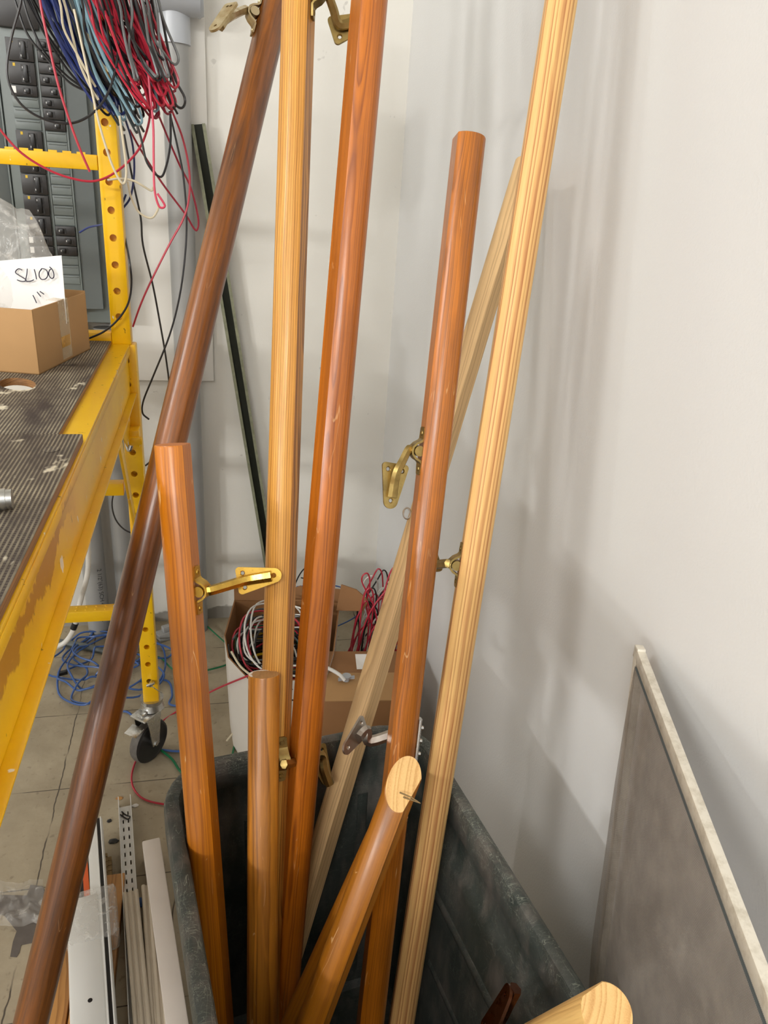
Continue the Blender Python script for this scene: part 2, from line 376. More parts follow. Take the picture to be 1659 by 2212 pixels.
# ------------------------------------------------------------------ handrails
def plate_outline(L, w1, w2):
    pts = []
    def arc(cx, cy, r, a0, a1, n=6):
        for i in range(n + 1):
            a = math.radians(a0 + (a1 - a0) * i / n); pts.append((cx + r * math.cos(a), cy + r * math.sin(a)))
    r1 = 0.005; rt = w2 / 2
    arc(-L / 2 + r1, -w1 / 2 + r1, r1, 180, 275); arc(L / 2 - rt, 0, rt, -80, 80, 12); arc(-L / 2 + r1, w1 / 2 - r1, r1, 85, 180)
    return pts
def bracket(parent, S, ax, nr, Epl, pl, pn, mat, name='wall_bracket', rib=0.5, L=0.062, w1=0.038, bolt=1, arm_r=0.0058, bend=None, lab=None, mat_plate=None):
    """S saddle centre on the rail surface, ax along the rail, nr outwards; Epl plate centre, pl its long direction (towards the narrow end), pn its normal"""
    ax = unit(ax); nr = V(nr); nr = (nr - ax * nr.dot(ax)).normalized(); sd = ax.cross(nr)
    prof = [(-0.033, 0.0015), (-0.017, 0.0015), (-0.0135, 0.004), (-0.010, 0.0105), (-0.005, 0.0150), (0, 0.0160), (0.005, 0.0150), (0.010, 0.0105), (0.0135, 0.004), (0.017, 0.0015), (0.033, 0.0015)]
    wid = [0.004, 0.0085, 0.0085, 0.0080, 0.0078, 0.0078, 0.0078, 0.0080, 0.0085, 0.0085, 0.004]
    prof.insert(1, (-0.0315, 0.0015)); wid.insert(1, 0.0068); prof.insert(-1, (0.0315, 0.0015)); wid.insert(-1, 0.0068)
    bm = B(); rows = []
    for i, (a, h) in enumerate(prof):
        p0, p1 = prof[max(i - 1, 0)], prof[min(i + 1, len(prof) - 1)]
        tx, ty = p1[0] - p0[0], p1[1] - p0[1]; l = math.hypot(tx, ty); nx, ny = -ty / l, tx / l
        th = 0.0014
        r = []
        for s_, t_ in ((-1, -1), (1, -1), (1, 1), (-1, 1)):
            r.append(bm.verts.new(S + ax * (a + nx * th * t_) + nr * (h + ny * th * t_) + sd * wid[i] * s_))
        rows.append(r)
    for a, b in zip(rows, rows[1:]):
        for k in range(4): bm.faces.new((a[k], a[(k + 1) % 4], b[(k + 1) % 4], b[k]))
    bm.faces.new(rows[0][::-1]); bm.faces.new(rows[-1])
    br = obj(name, bm, mat, parent, lab)
    pl = unit(pl); pn = V(pn); pn = (pn - pl * pn.dot(pl)).normalized(); py = pn.cross(pl)
    mt = xf(Epl, pl, py, pn)
    p = prism(B(), plate_outline(L, w1, 0.020), -0.0035, 0.0, None, 0.001)
    hc = B()
    for hx, hy in ((L / 2 - 0.011, 0), (-L / 2 + 0.009, w1 / 2 - 0.009), (-L / 2 + 0.009, -w1 / 2 + 0.009)):
        cyl(hc, (hx, hy, -0.01), (hx, hy, -0.0012), 0.0026, 16); cyl(hc, (hx, hy, -0.0013), (hx, hy, 0.002), 0.0026, 16, 0.0052)
    p = cut(p, hc); p.transform(mt)
    obj('wall_plate', p, mat_plate or mat, br)
    top = S + nr * 0.0155
    r0 = Epl + pn * 0.004 - pl * L * 0.30; r1 = Epl + pn * 0.004 + pl * L * rib
    k1 = top + nr * 0.004; midp = bend or (k1 * 0.5 + (r0 + pn * 0.003) * 0.5)
    path = smooth_path([S + nr * 0.004, top, k1, midp, r0 + pn * 0.004, r0 * 0.5 + r1 * 0.5, r1], 5)
    n = len(path)
    rad = [arm_r * (1.0 + 0.25 * i / n) for i in range(n)]
    obj('arm', tube(B(), path, rad, 6, sec=(1.1, 0.9)), mat, br)
    hb = B()
    for s_ in (-1, 1):
        q = S + ax * 0.0245 * s_ + nr * 0.0026
        sb = B(); cyl(sb, q, q + nr * 0.0014, 0.0040, 14, 0.0030); c = B()
        for d1, d2 in ((ax, sd), (sd, ax)): box(c, (-0.0028, -0.0006, 0.0006), (0.0028, 0.0006, 0.004), xf(q, d1, d2, nr))
        obj('screw', cut(sb, c), mat, br)
    if bolt:
        q = S + nr * 0.0065
        cyl(hb, q - sd * 0.010, q + sd * 0.010, 0.0072, 18)
        obj('bolt', hb, mat, br)
    return br

def dsec(r, flat, n=36):
    al = math.acos(min(flat, 0.9999)); pts = []
    for i in range(n + 1):
        a = al + (2 * math.pi - 2 * al) * i / n; pts.append((r * math.cos(a), r * math.sin(a)))
    return pts
POLE = {}
def pole(key, name, a, b, r, phi, mat, endmat, label, flat=0.74, up_ext=0.0, zbot=0.03, mitre=None, group=None, base=None):
    """a, b: two points (px, py, depth) on the axis, a above b; phi: side the flat faces (0 = to the camera, +90 = to its right)"""
    A, Bp = at_d(*a), at_d(*b); d = (A - Bp).normalized()
    A = A + d * up_ext
    base = V(base) if base else Bp + d * ((zbot - Bp.z) / d.z)
    Lr = (A - base).length
    mid = (A + base) * 0.5; v = (CAM - mid); v = (v - d * v.dot(d)).normalized(); rt = v.cross(d)
    if rt.dot(right) < 0: rt = -rt
    ph = math.radians(phi); fx = v * math.cos(ph) + rt * math.sin(ph); fy = d.cross(fx)
    o = bpy.data.objects.new(name, bpy.data.meshes.new(name)); C.objects.link(o)
    sec = dsec(r, flat) if flat < 0.99 else [(r * math.cos(2 * math.pi * i / 40), r * math.sin(2 * math.pi * i / 40)) for i in range(40)]
    bm = B(); zs = [0, 0.0015, Lr - 0.0015, Lr]; rings = []
    mt = xf(base, fx, fy, d); inv = mt.inverted()
    ml = (inv.to_3x3() @ V(mitre(d, v, rt))).normalized() if mitre else V((0, 0, 1))
    for j, z in enumerate(zs):
        k = 0.965 if j in (0, 3) else 1.0; ring = []
        for x, y in sec:
            zz = z - ((ml.x * x + ml.y * y) / ml.z if j >= 2 else 0)
            ring.append(bm.verts.new((x * k, y * k, zz)))
        rings.append(ring)
    n = len(sec)
    for p, q in zip(rings, rings[1:]):
        for k in range(n): bm.faces.new((p[k], p[(k + 1) % n], q[(k + 1) % n], q[k]))
    f = bm.faces.new(rings[0][::-1]); f.material_index = 1; f = bm.faces.new(rings[-1]); f.material_index = 1
    bmesh.ops.recalc_face_normals(bm, faces=bm.faces); sharp(bm); bm.to_mesh(o.data); bm.free()
    o.data.materials.append(mat); o.data.materials.append(endmat)
    o.matrix_world = mt; MW[o] = mt; tag(o, label, 'handrail', group)
    POLE[key] = (o, d, v, rt, r, base, A, fx)
    return o
def on_pole(key, px, py, phi, flat=0.74):
    """surface point of a rail at the axis point seen nearest (px, py), on the side phi"""
    o, d, v, rt, r, base, A, fx = POLE[key]
    rd = ray(px, py).normalized(); w0 = CAM - base; b = rd.dot(d); dd = rd.dot(w0); e = d.dot(w0)
    s = (e - b * dd) / (1 - b * b); p = base + d * s; ph = math.radians(phi)
    n = v * math.cos(ph) + rt * math.sin(ph); c = n.dot(fx)
    k = min(r, r * flat / c) if c > 0.01 else r
    return p + n * k, n
w_dark = wood('walnut_stained_fir', (126, 70, 10), (76, 38, 6), 0.0085, (0.05, 0.035), 0.04, 0.85, (52, 26, 6), 0.24, 0.4, ring=0.45, scr=0.25, seed=1.3, streak=0.55)
w_fir = wood('clear_fir', (218, 158, 72), (142, 88, 18), 0.0019, (0.09, 0.01), 0.006, 0.25, (160, 104, 40), 0.36, 0.25, ring=1.0, seed=4.1, streak=0.1)
w_org = wood('cherry_stained_fir', (186, 104, 18), (128, 62, 6), 0.0021, (0.05, 0.08), 0.008, 0.5, (106, 48, 6), 0.26, 0.4, ring=0.8, scr=0.35, seed=2.2, streak=0.15)
w_org2 = wood('cherry_stained_fir_worn', (182, 104, 16), (124, 68, 6), 0.0023, (0.07, 0.06), 0.008, 0.6, (94, 48, 8), 0.28, 0.4, ring=0.8, scr=0.5, seed=6.7, streak=0.2)
w_str = wood('striped_fir', (226, 180, 114), (168, 106, 60), 0.0066, (0.10, 0.02), 0.004, 0.15, (182, 126, 74), 0.48, 0.05, ring=0.95, seed=8.8, streak=0.2)
w_gry = wood('weathered_fir', (222, 186, 134), (174, 138, 94), 0.0048, (0.05, 0.06), 0.02, 0.25, (150, 124, 90), 0.55, 0.0, ring=0.7, seed=3.3)
w_amb = wood('amber_fir', (194, 114, 6), (146, 76, 2), 0.0038, (0.05, 0.05), 0.010, 0.35, (124, 64, 4), 0.32, 0.35, ring=0.7, scr=0.9, seed=5.5, streak=0.15)
w_hon = wood('honey_fir', (188, 120, 34), (124, 72, 14), 0.0085, (0.03, 0.05), 0.014, 0.4, (106, 64, 16), 0.32, 0.35, ring=0.8, scr=0.6, seed=7.9, streak=0.4)
w_amb2 = wood('amber_fir_short', (158, 96, 8), (116, 64, 4), 0.0070, (0.03, 0.05), 0.014, 0.35, (108, 60, 6), 0.32, 0.35, ring=0.6, scr=0.5, seed=9.1, streak=0.3)
w_pale = wood('pale_fir', (222, 180, 112), (178, 134, 74), 0.0050, (0.02, 0.05), 0.012, 0.2, (178, 134, 76), 0.42, 0.1, ring=0.6, seed=0.7, streak=0.2)
e_raw = wood('raw_end_grain', (228, 186, 124), (192, 142, 82), 0.0060, (0.06, 0.05), 0.006, 0.1, (120, 80, 50), 0.7, 0, ring=0.7, seed=1.0)
e_org = wood('stained_end_grain', (190, 120, 66), (150, 84, 40), 0.0040, (0.06, 0.05), 0.006, 0.3, None, 0.6, 0, ring=0.5, seed=1.0)

def smear_mat():
    t = NT('smeared_end'); p = t.obj(); s = t.n('SeparateXYZ', {0: p}).outputs
    d = t.math('SQRT', t.math('ADD', t.math('MULTIPLY', s[0], s[0]), t.math('MULTIPLY', s[1], s[1])))
    k = t.math('MULTIPLY', t.step(t.math('ADD', d, t.math('MULTIPLY', t.noise(p, 90, 2), 0.012)), 0.0235, 0.0245), t.step(t.math('ADD', s[0], s[1]), 0.002, 0.006))
    return t.set(t.mix(k, t.mix(t.noise(t.vec(p, (60, 300, 1)), 1.0, 2), lin((190, 148, 94)), lin((150, 108, 62))), lin((236, 232, 224))), 0.7)
e_smear = smear_mat()
pole('A', 'handrail', (574, 100, 1.19), (66, 2212, 1.04), 0.0232, 40, w_dark, e_org, 'dark walnut stained round wooden handrail leaning left outside the tub', 0.97, 0.45, 0.0)
pole('B', 'handrail', (647, 0, 1.0), (600, 1480, 1.10), 0.0230, 70, w_fir, e_org, 'tall pale honey fir handrail passing behind the polished brass plate', 0.74, 0.4)
pole('C', 'handrail', (797, 0, 0.95), (612, 2150, 1.18), 0.0236, -66, w_org, e_org, 'tall glossy orange stained handrail running out of frame, in front of the pale fir rail', 0.74, 0.4)
pole('D', 'handrail', (1012, 296, 0.985), (808, 2120, 1.16), 0.0226, -76, w_org2, e_org, 'worn orange stained handrail with sawn off top and brass bracket halfway, near the corner', 0.78)
pole('E', 'handrail', (1209, 0, 0.97), (866, 2200, 1.22), 0.0226, -84, w_str, e_raw, 'tall pale handrail with bold brown stripes leaning on the tub corner by the right wall', 0.78, 0.4)
pole('F', 'handrail', (1141, 352, 1.29), (640, 2020, 1.25), 0.0222, 62, w_gry, e_raw, 'weathered greyish square edged handrail slanting behind the other rails', 0.62)
pole('G', 'handrail', (374, 960, 0.97), (472, 2200, 1.125), 0.0236, 70, w_amb, e_org, 'medium amber handrail with flat cut top and brass bracket, foremost left in the tub', 0.74)
pole('H', 'handrail', (570, 1456, 1.06), (566, 2200, 1.10), 0.0218, 178, w_hon, e_smear, 'short round honey handrail with white smeared top standing upright', 0.97)
pole('I', 'handrail', (872, 1693, 0.93), (682, 2200, 0.965), 0.0216, 76, w_amb2, e_raw, 'short amber handrail with pale mitred end facing the viewer', 0.72, 0, 0.36,
     lambda d, v, rt: d * 0.62 + v * 0.78 + rt * 0.10)
pole('L', 'handrail', (851, 1750, 1.03), (701, 2080, 1.05), 0.0216, 180, w_amb2, e_org, 'amber handrail mostly hidden just behind the short mitred one', 0.97, 0, 0.33)
pole('J', 'handrail', (1311, 2186, 0.64), (1075, 2290, 0.98), 0.0226, -80, w_pale, e_raw, 'pale unstained handrail poking towards the viewer over the tub rim', 0.86, 0, 0.55)
# nail stub and marks on the mitred end
o, d, v, rt, r, base, A, fx = POLE['I']
mn = (d * 0.62 + v * 0.78 + rt * 0.10).normalized()
sb = B(); q = at_d(872, 1722, 0.912); tube(sb, [q, q + (at_d(908, 1735, 0.892) - q)], [0.0012, 0.0006], 6); tube(sb, [at_d(864, 1712, 0.912), at_d(888, 1722, 0.901), at_d(908, 1735, 0.892)], [0.0011, 0.0009, 0.0005], 6)
obj('splinter', sb, M['scrap'], o, 'grey splinter on the pale end')
# white smear on the short round rail
o, d, v, rt, r, base, A, fx = POLE['H']
def face_cam(tilt=0.0, roll=0.0):
    n = -fw; return n
# bracket on the left amber rail
S, n = on_pole('G', 436, 1270, 62)
bracket(POLE['G'][0], S, POLE['G'][1], n, at_d(560, 1248, 1.045), at_d(600, 1241, 1.045) - at_d(520, 1254, 1.045), -fw + right * 0.1, M['brass'], lab='polished brass bracket', rib=0.28)
S, n = on_pole('D', 896, 972, -68)
bracket(POLE['D'][0], S, POLE['D'][1], n, at_d(849, 1050, 1.03), at_d(846, 1080, 1.03) - at_d(856, 1010, 1.03), -fw + right * 0.35, M['brass_dull'], lab='aged brass bracket', rib=0.25)
S, n = on_pole('E', 968, 1215, -76)
bracket(POLE['E'][0], S, POLE['E'][1], n, at_d(925, 1195, 1.20), at_d(915, 1150, 1.20) - at_d(925, 1210, 1.20), -fw - right * 0.6, M['brass_dull'], lab='aged brass bracket')
S, n = on_pole('B', 676, -12, 78)
bracket(POLE['B'][0], S, POLE['B'][1], n, at_d(762, 52, 1.03), at_d(790, 42, 1.03) - at_d(735, 60, 1.03), -fw + right * 0.15, M['brass_dull'], lab='aged brass bracket', arm_r=0.005)
S, n = on_pole('A', 572, 46, -80)
bracket(POLE['A'][0], S, POLE['A'][1], n, at_d(482, 40, 1.10), at_d(462, 68, 1.09) - at_d(496, 20, 1.11), right * 0.45 + fw * 0.88, M['brass_worn'], lab='worn brass bracket', arm_r=0.0055, rib=0.2, w1=0.024, L=0.066)
S, n = on_pole('B', 636, 1625, 20)
bracket(POLE['B'][0], S, POLE['B'][1], n, at_d(696, 1655, 1.19), at_d(706, 1680, 1.19) - at_d(690, 1635, 1.19), -fw + right * 0.9, M['brass_dull'], lab='aged brass bracket')
S, n = on_pole('D', 868, 1600, 172)
bracket(POLE['D'][0], S, POLE['D'][1], n, at_d(768, 1594, 1.12), at_d(747, 1622, 1.10) - at_d(788, 1568, 1.14), right * 0.95 - fw * 0.10 - dn * 0.25, M['steel'], lab='brushed steel bracket', arm_r=0.007, w1=0.036, rib=0.0, bend=at_d(800, 1601, 1.135))
S, n = on_pole('D', 896, 1600, 92)
hk = B()
for k in (-0.02, 0.0, 0.02): cyl(hk, S + POLE['D'][1] * k, S + POLE['D'][1] * k + n * 0.008, 0.0045, 14, 0.003)
tube(hk, [S - POLE['D'][1] * 0.034 + n * 0.001, S + POLE['D'][1] * 0.034 + n * 0.001], 0.007, 10, sec=(0.5, 1))
obj('mounting_strap', hk, M['chrome'], POLE['D'][0], 'chrome strap with screw heads')
S, n = on_pole('F', 872, 1112, -60)
ev = B(); c0 = at_d(879, 1109, 1.262)
tube(ev, smooth_path([c0 + right * 0.006 * math.cos(a) - dn * 0.009 * math.sin(a) for a in [i * math.pi / 6 for i in range(-6, 7)]], 3), 0.0016, 6)
obj('eyelet', ev, M['steel'], POLE['F'][0], 'small steel eyelet')
S = POLE['J'][6] - POLE['J'][1] * 0.12
bracket(POLE['J'][0], at_d(1165, 2330, 0.86), POLE['J'][1], -right * 0.5 + dn, at_d(1078, 2190, 0.80), at_d(1104, 2136, 0.795) - at_d(1056, 2232, 0.805), right * 0.93 + fw * 0.10 + dn * 0.3, M['bronze'], lab='dark bronze bracket', L=0.07)

# ------------------------------------------------------------------ the tub
def rrect(u0, u1, v0, v1, r, n=8):
    pts = []
    for cx, cy, a0 in ((u1 - r, v1 - r, 0), (u0 + r, v1 - r, 90), (u0 + r, v0 + r, 180), (u1 - r, v0 + r, 270)):
        for i in range(n + 1):
            a = math.radians(a0 + 90 * i / n); pts.append((cx + r * math.cos(a), cy + r * math.sin(a)))
    return pts
BA = math.radians(8.7)
bmx = rotz((0, 0, 0), BA)
TU0, TU1, TV0, TV1, TZ = 0.0475, 0.492, 0.10, 0.980, 0.64
def tub():
    bm = B(); rings = []
    def ring(ins, z, r, wob=0.0):
        pts = rrect(TU0 + ins, TU1 - ins, TV0 + ins, TV1 - ins, max(r - ins, 0.02))
        # subdivide the straight sides so they can bow
        out = []
        for i, p in enumerate(pts):
            q = pts[(i + 1) % len(pts)]; L = math.hypot(q[0] - p[0], q[1] - p[1]); k = max(1, int(L / 0.05)) if L > 0.06 else 1
            if L > 0.06: k = 12 if abs(q[1] - p[1]) > abs(q[0] - p[0]) else 8
            for j in range(k): out.append((p[0] + (q[0] - p[0]) * j / k, p[1] + (q[1] - p[1]) * j / k))
        return [bm.verts.new(bmx @ V((x, y, z))) for x, y in out]
    prof = [(0.034, 0.0, .09), (0.028, 0.012, .09), (0.013, 0.575, .09), (0.003, 0.580, .09), (0.000, 0.588, .09), (0.000, 0.628, .09), (0.003, 0.636, .09), (0.009, 0.640, .09), (0.017, 0.640, .09),
            (0.022, 0.637, .09), (0.0245, 0.628, .09), (0.023, 0.588, .09), (0.017, 0.578, .09), (0.018, 0.530, .09), (0.025, 0.518, .09), (0.028, 0.36, .09), (0.0285, 0.355, .09), (0.030, 0.345, .09), (0.034, 0.03, .09), (0.045, 0.02, .09)]
    for a, z, r in prof: rings.append(ring(a, z, r))
    for p, q in zip(rings, rings[1:]):
        n = len(p)
        for k in range(n): bm.faces.new((p[k], p[(k + 1) % n], q[(k + 1) % n], q[k]))
    bm.faces.new(rings[0][::-1]); bm.faces.new(rings[-1])
    return bm
tb = obj('storage_tub', tub(), M['bin'])
tag(tb, 'scuffed dark green plastic tub holding the wooden handrails', 'tub')
rb = B()
for zz, v0, v1 in ((0.42, 0.16, 0.86), (0.27, 0.16, 0.78), (0.14, 0.16, 0.60)):   # raised ledges along the right wall
    q = 0.0255 + (0.51 - zz) * 0.014
    tube(rb, [bmx @ V((TU1 - q, v0, zz)), bmx @ V((TU1 - q, v1, zz))], 0.0065, 10, sec=(1.5, 0.8), up=(0, 0, 1))
for vv in (0.14, 0.24, 0.34):
    tube(rb, [bmx @ V((TU0 + vv, TV1 - 0.025, 0.51)), bmx @ V((TU0 + vv, TV1 - 0.033, 0.05))], 0.007, 10, sec=(0.6, 1.4), up=bmx.to_3x3() @ V((0, 1, 0)))
obj('wall_rib', rb, M['bin'], tb)

# ------------------------------------------------------------------ insect screen by the right wall
sc = thing('window_screen', (0.5, 0.6, 0.0), 'grey mesh window screen in a pale aluminium frame leaning on the right wall', 'window screen')
Pc = at_x(1380, 1392, 0.545); Pn = at_z(1652, 2100, 0.93); bd = (Pn - Pc)
ld = at_z(1290, 2112, 0.40) - Pc; ld = ld * ((Pc.z - 0.015) / -ld.z)
nn = bd.cross(ld).normalized()
if nn.x > 0: nn = -nn
ub, ul = bd.normalized(), ld.normalized()
Pn2 = Pc + bd * 1.35
def bar(p, q, inward, wd=0.019, th=0.011):
    bm = B(); z = (q - p).normalized(); x = inward - z * inward.dot(z); x.normalize(); y = z.cross(x)
    box(bm, (0, -th / 2, 0), (wd, th / 2, (q - p).length), xf(p, x, y, z), 0.0012); return bm
Lb = Pc + ld
obj('top_bar', bar(Pc, Pn2, ul), M['frame'], sc); obj('side_bar', bar(Pc, Lb, ub, 0.016), M['frame'], sc)
obj('bottom_bar', bar(Lb, Lb + bd * 1.35, -ul), M['frame'], sc); obj('side_bar', bar(Pn2, Lb + bd * 1.35, -ub), M['frame'], sc)
bm = B(); uvl = bm.loops.layers.uv.new('uv'); N1, N2 = 36, 48; g = []
for j in range(N2 + 1):
    row = []
    for i in range(N1 + 1):
        s, t = i / N1, j / N2
        p = Pc + bd * 1.35 * s + ld * t
        p += ub * 0.013 * (1 - 2 * s) + ul * 0.016 * (1 - 2 * t)
        bul = math.sin(math.pi * min(1, t * 1.15)) ** 0.8 * math.sin(math.pi * min(1, 0.12 + s * 0.9)) if 0 < t * 1.15 < 1 else 0
        p += nn * (0.005 + 0.030 * bul + 0.004 * mnoise.noise(V((s * 4, t * 5, 1))) * min(1, t * 8))
        row.append((bm.verts.new(p), (s * bd.length * 1.35, t * ld.length)))
    g.append(row)
for j in range(N2):
    for i in range(N1):
        q = (g[j][i], g[j][i + 1], g[j + 1][i + 1], g[j + 1][i]); f = bm.faces.new([x[0] for x in q])
        for l, x in zip(f.loops, q): l[uvl].uv = x[1]
obj('mesh_cloth', bm, M['mesh'], sc, 'sagging grey insect mesh')
sp = B(); tube(sp, [Pc + ub * 0.02 + ul * 0.021 + nn * 0.006, Pn2 + ul * 0.021 + nn * 0.006], 0.0016, 6)
obj('spline_cord', sp, M['w_slate'], sc)

# ------------------------------------------------------------------ yellow scaffold
SX0, SX1, SY = -0.212, -0.172, 1.73
sf = thing('rolling_scaffold', (-0.55, 0.8, 0), 'yellow rolling scaffold with black grip deck beside the walnut rail', 'scaffold')
def post(x0, z0, z1, y0=SY, holes=True, off=0.0):
    bm = box(B(), (x0, y0, z0), (x0 + 0.04, y0 + 0.04, z1), None, 0.003)
    if holes:
        inner = box(B(), (x0 + 0.003, y0 + 0.003, z0 + 0.002), (x0 + 0.037, y0 + 0.037, z1 - 0.002))
        bm = cut(bm, inner)
        c = B(); z = z0 + off
        while z < z1 - 0.02:
            cyl(c, (x0 + 0.0185, y0 - 0.02, z), (x0 + 0.0185, y0 + 0.02, z), 0.0072, 18); z += 0.053
        bm = cut(bm, c)
    return bm
obj('post', post(SX0, 1.14, 1.98, off=0.060), M['yellow'], sf)
obj('leg', post(-0.204, 0.185, 1.14, off=0.073), M['yellow'], sf)
for nm, a in (('post', (-0.95, 0.185, 1.98, SY, False)), ('leg', (-0.95, 0.185, 1.14, -0.12, False)), ('leg', (-0.204, 0.185, 1.14, -0.12, False))):
    obj(nm, post(*a), M['yellow'], sf)
def rung(z0, z1, y0, y1, teeth=False):
    bm = box(B(), (-0.912, y0, z0), (SX0 - 0.0005, y1, z1), None, 0.002)
    if teeth:
        x = -0.90
        while x < SX0 - 0.02: box(bm, (x, y0 + 0.0005, z1 - 0.001), (x + 0.016, y0 + 0.003, z1 + 0.0035)); x += 0.026
    return bm
obj('rung', rung(1.484, 1.512, SY, SY + 0.03, True), M['yellow'], sf)
obj('rung', rung(1.135, 1.165, SY + 0.004, SY + 0.034), M['yellow'], sf)
obj('rung', rung(0.785, 0.815, SY + 0.004, SY + 0.034), M['yellow'], sf)
rg = rung(0.447, 0.477, SY + 0.002, SY + 0.036)
x = -0.90
while x < SX0 - 0.01:
    for yy in (SY + 0.011, SY + 0.026): cyl(rg, (x, yy, 0.476), (x, yy, 0.4785), 0.0035, 8, 0.002)
    x += 0.023
obj('rung', rg, M['yellow'], sf)
rl = B(); Y0r, Y1r = -0.12, SY - 0.002     # channel rail: web with flanges
box(rl, (-0.184, Y0r, 1.035), (-0.181, Y1r, 1.140), None, 0)
box(rl, (-0.222, Y0r, 1.1375), (-0.176, Y1r, 1.1425), None, 0.001)
box(rl, (-0.184, Y0r, 1.031), (-0.167, Y1r, 1.0345), None, 0.001)
box(rl, (-0.1805, Y0r, 1.1215), (-0.1755, Y1r, 1.1370), None, 0.001)
obj('side_rail', rl, M['yellow_rail'], sf)
rl = box(B(), (-0.935, Y0r, 1.035), (-0.925, Y1r, 1.140)); obj('side_rail', rl, M['yellow'], sf)
dk = box(B(), (-0.91, 1.066, 1.137), (-0.212, 1.722, 1.150), None, 0.0015)
hc = B(); tube(hc, [at_z(40, 833, 1.15) + V((-0.004, 0.012, -0.06)), at_z(40, 833, 1.15) + V((-0.004, 0.012, 0.06))], 0.043, 28, sec=(1.0, 0.62), up=(-0.5, 1, 0))
dk = cut(dk, hc); dk.normal_update()
for f in dk.faces: f.material_index = 0 if f.normal.z > 0.9 else 1
obj('deck_board', dk, [M['deck'], M['plyedge']], sf, 'black ribbed deck board with an oval hand hole')
dk = box(B(), (-0.91, Y0r, 1.1435), (-0.178, 1.063, 1.1555), None, 0.0015); dk.normal_update()
for f in dk.faces: f.material_index = 0 if f.normal.z > 0.9 else 1
obj('deck_board', dk, [M['deck'], M['plyedge']], sf)
ds = B(); q = at_z(110, 971, 1.1557); cyl(ds, q, q + V((0, 0, 0.0006)), 0.011, 20); obj('rivet', ds, M['deck'], sf)
# diagonal brace, gusset, lock pin
br = B(); p0 = V((-0.188, 1.50, 1.03)); p1 = V((-0.188, SY + 0.01, 0.66)); box(br, (-0.003, -0.016, 0), (0.003, 0.016, (p1 - p0).length), xf(p0, (1, 0, 0), unit(p1 - p0).cross(V((1, 0, 0))), unit(p1 - p0)), 0.0008)
obj('diagonal_brace', br, M['yellow'], sf)
gs = B(); prism(gs, [(1.66, 0.93), (SY, 0.90), (SY, 1.03), (1.50, 1.03)], -0.189, -0.186, Matrix(((0, 0, 1, 0), (1, 0, 0, 0), (0, 1, 0, 0), (0, 0, 0, 1))))
obj('gusset', gs, M['yellow'], sf)
pn_ = B(); tube(pn_, smooth_path([at_y(268, 905, 1.66), at_y(271, 940, 1.66), at_y(276, 968, 1.66), at_y(280, 972, 1.66), at_y(284, 962, 1.66)], 5), 0.0042, 10)
obj('lock_pin', pn_, M['chrome'], sf)
cp = B(); q = at_y(292, 946, 1.70); box(cp, (q.x - 0.012, 1.69, q.z - 0.02), (q.x + 0.010, 1.73, q.z + 0.02), None, 0.002); box(cp, (q.x - 0.018, 1.685, q.z - 0.012), (q.x + 0.016, 1.70, q.z + 0.006), None, 0.002)
obj('lock_clip', cp, M['yellow'], sf)
# caster
def caster(cx, cy, full=True):
    ax = unit((0.78, -0.62, 0)); ro = unit((-0.62, -0.78, 0)); z = V((0, 0, 1))
    cc = V((cx, cy, 0)); wc = cc - ro * -0.022 + z * 0.0625
    cb = B(); cyl(cb, cc + z * 0.176, cc + z * 0.192, 0.026, 24, 0.031); cyl(cb, cc + z * 0.160, cc + z * 0.177, 0.031, 24, 0.027)
    co = obj('caster', cb, M['chrome'], sf, 'swivel caster with a brake')
    fk = B()
    box(fk, (-0.036, -0.026, 0), (0.040, 0.026, 0.006), xf(cc + z * 0.152 + ro * 0.018, ro, ax, z), 0.002)
    for s in (-1, 1): prism(fk, [(-0.026, 0.0), (0.026, 0.0), (0.012, -0.098), (-0.012, -0.098)], -0.0016, 0.0016, xf(wc + ax * 0.0245 * s + z * 0.093, ro, z, ax), 0)
    obj('fork', fk, M['chrome'], co)
    wb = B(); n = 32; rows = []
    for rr, h in ((0.020, -0.013), (0.048, -0.012), (0.054, -0.015), (0.060, -0.012), (0.0625, -0.005), (0.0625, 0.005), (0.060, 0.012), (0.054, 0.015), (0.048, 0.012), (0.020, 0.013)):
        rows.append([wb.verts.new(wc + ax * h + (ro * math.cos(2 * math.pi * k / n) + z * math.sin(2 * math.pi * k / n)) * rr) for k in range(n)])
    for i, (a, b) in enumerate(zip(rows, rows[1:])):
        for k in range(n):
            f = wb.faces.new((a[k], a[(k + 1) % n], b[(k + 1) % n], b[k])); f.material_index = 1 if 3 <= i <= 5 else 0
    wb.faces.new(rows[0]); wb.faces.new(rows[-1][::-1])
    obj('wheel', wb, [M['rubber'], M['tread']], co)
    ab = B(); cyl(ab, wc - ax * 0.029, wc + ax * 0.029, 0.007, 6); obj('axle', ab, M['chrome'], co)
    lv = B(); box(lv, (0.040, -0.020, 0), (0.074, 0.020, 0.003), xf(cc + z * 0.140 + ro * 0.016, unit(ro - z * 0.25), ax, unit(z + ro * 0.25)), 0.001)
    box(lv, (0.012, -0.010, 0), (0.040, 0.010, 0.010), xf(cc + z * 0.156 + ro * 0.010, ro, ax, z), 0.002)
    obj('brake_lever', lv, M['chrome'], co)
caster(-0.184, SY + 0.02); caster(-0.93, SY + 0.02); caster(-0.184, -0.10); caster(-0.93, -0.10)
pb = B(); q = at_y(326, 1475, SY - 0.006); cyl(pb, q + V((0, -0.012, 0)), q + V((0, 0.02, 0)), 0.0055, 12); tube(pb, smooth_path([q + V((0, -0.01, 0)), q + V((0.012, -0.012, -0.012)), q + V((0.026, 0.0, -0.035))], 4), 0.0012, 6)
